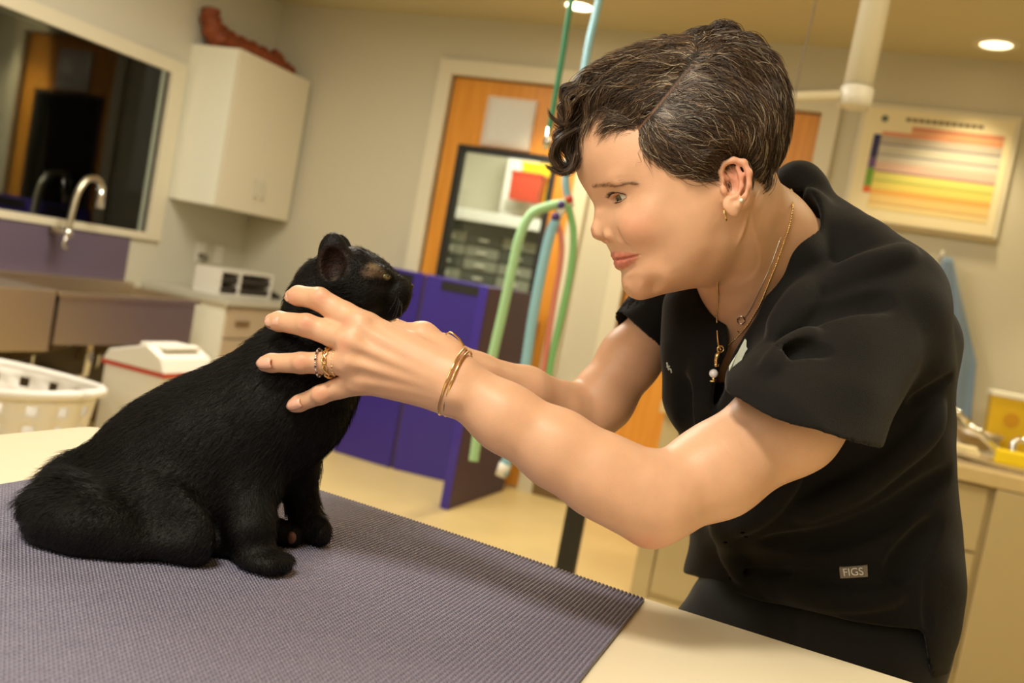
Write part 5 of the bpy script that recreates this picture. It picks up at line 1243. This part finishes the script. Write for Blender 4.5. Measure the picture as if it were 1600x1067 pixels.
# loose curls over the forehead and on the crown
curls = []
def curl(pts, n, spread, r=.0003, d=1.03, dd=0.):
    sp = np.array(smoothpath([np.array([x, y, 0]) for x, y in pts], 5)); L_ = len(sp)
    for k in range(n):
        o = rng.normal(0, 1, 2)*spread; z = rng.normal(0, .004); m_ = L_ if rng.random() < .6 else int(L_*rng.uniform(.6, 1)); t = np.linspace(0, 1, L_)
        wav = np.sin(t*5+rng.uniform(0, 6))*spread*.35
        c = np.array([P(sp[i][0]+o[0]*(1-.35*t[i])+wav[i], sp[i][1]+o[1]*(1-.35*t[i])-wav[i]*.5, d+dd*t[i]+z) for i in range(L_)])
        idx = np.linspace(0, m_-1, 14); c = np.stack([np.interp(idx, range(L_), c[:, j]) for j in range(3)], -1); curls.append((c, r*rng.uniform(.7, 1.2)))
for a in (([(935,125),(908,140),(884,150),(879,143),(880,158),(886,178),(893,195),(885,206),(866,196)], 90, 3.2),
          ([(925,150),(905,172),(898,195),(884,203),(870,208),(873,222),(884,238),(895,252),(893,262)], 150, 4.2),
          ([(915,150),(905,180),(899,205),(897,228),(893,250),(884,262),(872,264),(858,260)], 130, 4.),
          ([(905,190),(888,206),(876,222),(872,240),(878,256),(888,262),(897,254),(899,240)], 100, 3.),
          ([(905,165),(897,185),(890,200),(899,215),(900,238)], 80, 4.),
          ([(950,108),(920,118),(904,132),(898,146),(884,142),(878,148)], 70, 4.),
          ([(980,100),(940,112),(915,135),(905,160),(902,185)], 160, 5.),
          ([(1000,120),(960,135),(925,150),(905,172),(900,195)], 160, 6.)):
    curl(a[0], a[1], a[2], d=.985 if False else 1.02)
for a in (([(1090,62),(1108,50),(1128,42),(1146,48),(1150,62),(1142,74)], 60, 3.5), ([(1100,70),(1118,52),(1138,38),(1152,46),(1157,62),(1150,74)], 45, 3.5),
          ([(1130,74),(1150,60),(1172,62),(1188,76),(1192,92)], 50, 3.), ([(1060,64),(1080,50),(1100,46),(1118,52)], 40, 3.),
          ([(1020,72),(1034,62),(1050,60),(1058,68)], 24, 2.5), ([(1150,84),(1172,72),(1190,80),(1198,98)], 40, 3.), ([(1160,100),(1186,94),(1204,108),(1212,128)], 50, 3.),
          ([(1030,66),(1032,56),(1040,54),(1042,60)], 10, 1.2)): curl(a[0], a[1], a[2], d=1.035)
for a in (([(945,112),(918,128),(900,140),(886,138),(880,146),(884,158),(894,160)], 60, 3.), ([(930,140),(908,168),(896,190),(880,196),(868,190),(862,182)], 40, 3.),
          ([(920,160),(900,192),(880,214),(870,236),(874,254),(884,262)], 110, 4.), ([(912,165),(902,200),(904,228),(902,250),(894,266),(878,270),(866,264)], 110, 4.),
          ([(905,190),(890,215),(886,236),(892,252),(890,266)], 80, 3.5)): curl(a[0], a[1], a[2], d=1.01)
for a in (([(1098,66),(1108,48),(1124,36),(1142,40),(1150,54),(1144,70),(1132,74)], 60, 3.), ([(1118,64),(1132,46),(1150,44),(1160,56),(1162,72)], 50, 3.),
          ([(1070,62),(1086,48),(1106,44),(1120,54)], 40, 3.), ([(1150,70),(1166,54),(1184,58),(1196,74),(1200,92)], 40, 3.), ([(1170,84),(1192,70),(1200,84),(1194,100)], 24, 2.5), ([(1180,90),(1204,86),(1210,104),(1200,116)], 16, 2.)): curl(a[0], a[1], a[2], d=1.03)
for a in (([(910,175),(892,192),(874,192),(860,180),(856,170)], 30, 1.8), ([(902,200),(882,212),(867,226),(862,246),(870,262),(886,268),(896,258)], 90, 2.4),
          ([(900,240),(893,262),(878,271),(864,266),(852,258)], 60, 1.8), ([(920,130),(898,132),(880,136),(876,150),(884,170),(892,190)], 70, 2.2), ([(915,150),(886,156),(872,168),(880,184)], 40, 2.)): curl(a[0], a[1], a[2], d=1.0)
# wisps by the ear and the nape
for a in (([(1060,270),(1078,285),(1094,288),(1108,284),(1122,268)], 26, 2.6), ([(1130,248),(1150,243),(1168,252),(1176,272),(1175,296)], 60, 2.4), ([(1205,262),(1204,285),(1194,300),(1180,312)], 50, 4.)): curl(a[0], a[1], a[2], d=.963 if a[1] != 50 else .99)
Cc = np.stack([c for c, _ in curls]); Rr = np.outer([r for _, r in curls], np.interp(np.linspace(0, 1, 14), [0, .1, .75, 1], [.6, 1, .9, .15]))
nc = len(Cc); g_ = rng.random(nc) < .06; bc_ = np.array(srgb(70, 52, 38)[:3])[None]*rng.uniform(.45, 1.9, (nc, 1)); bc_[g_] = np.array(srgb(150, 134, 112)[:3])
strands('hair_curls', Cc, Rr, m_hair, WD, col=bc_, kind='stuff')
# brows and lashes
BB = BVHTree.FromPolygons([tuple(v) for v in BV[BQ[np.linalg.norm(BV[BQ[:, 0]]-HC, axis=1) < .16]].reshape(-1, 3)], [tuple(range(4*i, 4*i+4)) for i in range(int((np.linalg.norm(BV[BQ[:, 0]]-HC, axis=1) < .16).sum()))])
def nearp(p):
    h = BB.find_nearest(Vector(p)); return np.array(h[0]), np.array(h[1])
bw = []
for sg in (1, -1):
    fu = [(926, 291, .018), (940, 288, .027), (955, 285.5, .038), (970, 283, .045), (985, 284, .052), (994, 288, .056)]
    for k in range(210):
        t = rng.random()*(len(fu)-1); i = int(t); a = t-i; x = fu[i][0]*(1-a)+fu[i+1][0]*a; y = fu[i][1]*(1-a)+fu[i+1][1]*a; s = fu[i][2]*(1-a)+fu[i+1][2]*a
        wd_ = np.interp(t, [0, 1, 3, 5], [2.6, 2.6, 1.8, .6]); y += rng.normal(0, wd_*.6); f_, u_ = inv(x, y, s); p0, n0 = nearp(h2w(f_, u_, s*sg)); dr = -HF*.8+HUP*rng.uniform(-.1, .5)*(1 if t < 2.5 else -.3)+HS*sg*.5
        dr -= n0*(dr@n0); dr /= np.linalg.norm(dr); Lb = rng.uniform(.004, .007); bw.append([p0+dr*Lb*q_+n0*(.0003+.0007*sin(pi*q_)) for q_ in (0, .33, .66, 1)])
bw = np.array(bw); strands('eyebrows', bw, np.outer(np.ones(len(bw)), [1, .9, .6, .1])*.00017, m_hair, WD, col=np.tile(srgb(150, 112, 82)[:3], (len(bw), 1)), kind='stuff')
ls = []
for sg in (1, -1):
    c = h2w(fe, ue, .0305*sg)
    for k in range(95):
        az = rng.uniform(-.12, 1.34); t = (az-.60)/.80; up_ = rng.random() < .72; el = (-.03-.08*t)+(1 if up_ else -1)*0.275*(1-t*t); el += .03 if up_ else -.02
        dr = HF*cos(az)*cos(el)+HS*sg*sin(az)*cos(el)+HUP*sin(el); p0 = c+dr*.0146; Ll = rng.uniform(.0055, .0085) if up_ else .003
        out = dr*.9+HF*.35+HUP*(-.10 if up_ else -.3); ls.append([p0+out*Ll*q_+HUP*(.0022*q_*q_ if up_ else 0) for q_ in (0, .33, .66, 1)])
    for k in range(60):
        az = -.14+1.50*k/59; t = (az-.60)/.80; el = (-.03-.08*t)+0.275*(1-t*t)+.04; az2 = az+.05; t2 = (az2-.60)/.80; el2 = (-.03-.08*t2)+0.275*(1-t2*t2)+.04
        a_ = c+.0145*(HF*cos(az)*cos(el)+HS*sg*sin(az)*cos(el)+HUP*sin(el)); b_ = c+.0145*(HF*cos(az2)*cos(el2)+HS*sg*sin(az2)*cos(el2)+HUP*sin(el2)); ls.append([a_, a_*.67+b_*.33, a_*.33+b_*.67, b_])
ls = np.array(ls); strands('eyelashes', ls, np.outer(np.ones(len(ls)), [1.9, 1.5, .9, .2])*.00020, m_hair, WD, col=np.tile(srgb(24, 18, 15)[:3], (len(ls), 1)), kind='stuff')

# ------------------------------------------------------------------ nails
m_nail = mat('nail', srgb(236, 182, 158), .22, coat=.4)
def nail(tip, back, wpx, d):
    a, b = P(*back), P(*tip); ax = b-a; L_ = np.linalg.norm(ax); ax /= L_; n = -FW-ax*(-FW@ax); n /= np.linalg.norm(n); s = np.cross(ax, n); V, Fc = [], []; w_ = wpx*d/F
    for i in range(7):
        t = i/6
        for j in range(7):
            u = (j/6*2-1); taper = 1-.25*(abs(t-.45)*2)**3; V.append(a+ax*L_*t+s*u*w_*taper+n*(.0006+w_*.42*(1-u*u)-.0012*(t-.5)**2*4))
    for i in range(6):
        for j in range(6): Fc.append((i*7+j, i*7+j+1, (i+1)*7+j+1, (i+1)*7+j))
    o = mesh_obj('fingernail', V, Fc, m_nail, WD, True); md = o.modifiers.new('s', 'SOLIDIFY'); md.thickness = .0008; return o
for tip, back, wp_ in (((402, 568, .952), (424, 567, .9415), 9.5), ((414, 503, .969), (437, 502, .9555), 9.5), ((449, 636, .959), (470, 629, .948), 8.5), ((446, 465, .976), (463, 463, .961), 8.5)): nail(tip, back, wp_, .95)
nail((455, 470, 1.068), (457, 486, 1.069), 6.0, 1.07)

# ------------------------------------------------------------------ jewellery
m_gold = mat('gold', (.83, .58, .27), .2, 1); m_silver = mat('silver', (.8, .78, .74), .18, 1); m_gem = mat('dark_gem', srgb(50, 34, 60), .08, coat=1)
def ringpts(a, b, depth, bow=0., n=36, tilt=0.):
    """closed loop through image-space end points a,b, half its length across, given depth radius"""
    a, b = P(*a), P(*b); c = (a+b)/2; u = (a-b)/2; R = np.linalg.norm(u); u /= R; w_ = FW-u*(FW@u); w_ /= np.linalg.norm(w_); v = np.cross(u, w_)
    return [c+u*R*cos(2*pi*k/n)-w_*depth*sin(2*pi*k/n)+v*bow*sin(2*pi*k/n) for k in range(n+1)], c
def band_(name, label, a, b, dep, r, m, bow, cat='ring', group=None, beads=None, twist=0):
    pts, c = ringpts(a, b, dep, bow, 48 if beads else 40); t = thing(name, label, cat, tuple(c), group)
    if twist:
        for ph in (0, pi):
            q = []
            for k, p in enumerate(pts):
                o = p-c; o /= np.linalg.norm(o)+1e-9; q.append(p+o*(r*.6)*cos(k*.9+ph)+EX*twist*sin(k*.9+ph))
            MB().tube(q, r, 8).build('twisted_strand', m, t, smooth=True)
    else: MB().tube(pts, r, 8).build('band', m, t, smooth=True)
    if beads:
        mb1, mb2 = MB(), MB()
        for k in range(0, 48, 2):
            p = pts[k]; o = p-c; o /= np.linalg.norm(o); (mb1 if (k//2) % 2 else mb2).ball(p+o*r*.7, beads, 8, 6)
        mb1.build('dark_stones', m_gem if m is m_silver else m, t, smooth=True, kind='stuff'); mb2.build('bright_beads', m_silver if m is m_silver else m_gold, t, smooth=True, kind='stuff')
    return t
# finger rings: fitted round the ring finger
band_('finger_ring', 'narrow ring of alternating dark and silver stones on the ring finger', (499, 546, .944), (499, 587, .944), .0150, .0008, m_silver, .001, beads=.0013)
band_('finger_ring', 'wide twisted gold ring nearest the knuckle', (514, 543, .943), (516, 590, .943), .0165, .0010, m_gold, .0025, twist=.0022)
band_('finger_ring', 'thin beaded gold ring between the stone ring and the twisted ring', (524, 548, .942), (523, 586, .942), .0165, .0008, m_gold, .0, beads=.0011)
# bangles
band_('bangle', 'hammered gold bangle nearest the hand on the near wrist', (729, 546, .950), (686, 647, .936), .0375, .0011, m_gold, .0045, 'bracelet', 'gold bangles')
band_('bangle', 'hammered gold bangle higher up the near forearm', (736, 551, .950), (695, 649, .936), .0375, .0011, m_gold, .0055, 'bracelet', 'gold bangles')
pts = smoothpath([P(697, 522, .957), P(704, 519, .953), P(716, 528, .952), P(725, 541, .953)], 5)
bt_ = thing('bangle', 'end of a thin gold bangle standing up behind the wrist', 'bracelet', tuple(pts[0])); MB().tube(pts, .0010, 8).build('band', m_gold, bt_, smooth=True)
# necklaces
def chain_links(pts, r, name, label, m, step=.0032):
    sp = smoothpath(pts, 8); t = thing(name, label, 'necklace', tuple(sp[0])); MB().tube(sp, r*.55, 6).build('cord', m, t, smooth=True)
    mb = MB(); acc = 0; last = sp[0]
    for p in sp[1:]:
        L_ = np.linalg.norm(p-last); n = max(1, int(L_/step))
        for k in range(n): mb.ball(last+(p-last)*(k/n), r, 6, 5)
        last = p
    mb.build('links', m, t, smooth=True, kind='stuff'); return t
def hitall(px, py, off, dmax=9.):
    d = P(px, py, 1.)-CAM; d /= np.linalg.norm(d); ds = []
    for b in (NB, SHB):
        h = b.ray_cast(Vector(CAM), Vector(d))
        if h[0] is not None: ds.append(depth_of(np.array(h[0])))
    return P(px, py, min(min(ds)-off if ds else dmax, dmax))
nsel = BQ[(np.abs(BV[BQ[:, 0]]-P(1180, 400, 1.08)).max(1) < .2)]; nu = np.unique(nsel); nr = -np.ones(len(BV), int); nr[nu] = np.arange(len(nu))
NB = BVHTree.FromPolygons([tuple(v) for v in BV[nu]], [tuple(int(i) for i in q) for q in nr[nsel]])
neck = [hitall(x, y, .0012, dm) for x, y, dm in ((1237, 296, 9), (1239, 318, 9), (1234, 350, 9), (1226, 375, 9), (1218, 398, 9), (1210, 420, 9), (1202, 440, 9), (1194, 460, 9), (1185, 480, 1.09), (1168, 508, 1.087), (1148, 530, 1.085), (1131, 546, 1.085))]
neck_old = [P(1234, 298, 1.045), P(1238, 320, 1.032), P(1232, 352, 1.028), P(1218, 395, 1.035), P(1203, 437, 1.045), P(1188, 475, 1.055), P(1168, 508, 1.075), P(1148, 530, 1.085), P(1131, 546, 1.085)]
other = [hitall(x, y, o_, 1.115) for x, y, o_ in ((1126, 546, .006), (1122, 535, .004), (1120, 500, .002), (1122, 465, .002), (1121, 440, .002))]
nk = chain_links(neck, .0013, 'necklace', 'gold chain necklace hanging from her neck with a glass bead pendant', m_gold)
sp = smoothpath(other, 8); mb = MB()
for i in range(len(sp)-1):
    for k in range(3): mb.ball(sp[i]+(sp[i+1]-sp[i])*k/3, .0012, 6, 5)
mb.build('far_chain_links', m_gold, nk, smooth=True, kind='stuff')
pd = [P(1128, 546, 1.086), P(1122, 554, 1.086), P(1119, 566, 1.086), P(1117, 573, 1.086)]
cl = thing('pendant_dummy', '', '', (0, 0, 0)); bpy.data.objects.remove(cl)
PD = min(depth_of(hitall(x, y, .0)) for x, y in ((1126, 546), (1121, 556), (1118, 570), (1115, 584), (1115, 596)))-.0065
ring_, cc = ringpts((1129, 541, PD), (1125, 550, PD), .0015, 0, 16)
MB().tube([P(1126+5*cos(a), 545.5+5*sin(a), PD) for a in np.linspace(0, 2*pi, 17)], .0011, 6).build('clasp_ring', m_gold, nk, smooth=True)
MB().tube([P(1123, 551, PD), P(1121, 556, PD), P(1119, 564, PD), P(1118, 568, PD)], [.0028, .0034, .0026, .0018], 10).build('gold_clasp', m_gold, nk, smooth=True)
MB().ball(P(1119, 570, PD), .0026).ball(P(1122, 570.5, PD), .0018).build('gold_bead', m_gold, nk, smooth=True)
MB().ball(P(1115, 583.5, PD), .0052, 16, 12).build('glass_bead', mat('clear_bead', (.8, .8, .82), .05, coat=1, spec=.8), nk, smooth=True)
MB().tube([P(1109, 595, PD), P(1115, 596, PD), P(1119, 594, PD)], .0010, 6).ball(P(1115, 592, PD), .0022).build('bead_cap', m_gold, nk, smooth=True)
fn2 = thing('necklace', 'fine necklace with a small pale open ring charm at the throat', 'necklace', tuple(P(1158, 500, 1.09)))
MB().tube([hitall(1158+5.5*cos(a), 500+6*sin(a), .001) for a in np.linspace(0, 2*pi, 17)], .0011, 6).build('ring_charm', mat('pale_metal', (.9, .84, .78), .2, 1), fn2, smooth=True)
MB().tube(smoothpath([hitall(x, y, .0006) for x, y in ((1163, 497), (1174, 480), (1188, 450), (1204, 415), (1220, 370))], 4), .0005, 6).build('fine_chain', m_silver, fn2, smooth=True)
# earrings
fE = lambda x, y, ds=0.: h2w(inv(x, y, .0755+ds)[0], inv(x, y, .0755+ds)[1], .0755+ds)
eh = thing('earring', 'small gold hoop through the ear lobe', 'earring', tuple(fE(1133, 333, .008)))
cE = fE(1133, 335, .007); MB().tube([cE+HUP*.0058*cos(a)+(HF*.35+HS*.94)*.0045*sin(a) for a in np.linspace(0, 2*pi, 25)], .0011, 8).build('hoop', m_gold, eh, smooth=True)
es = thing('earring', 'tiny pearl stud above the hoop', 'earring', tuple(fE(1158, 313, .012)))
MB().ball(fE(1158, 313, .0125), .0021).build('stud', mat('pearl', (.9, .86, .8), .2, coat=1), es, smooth=True)
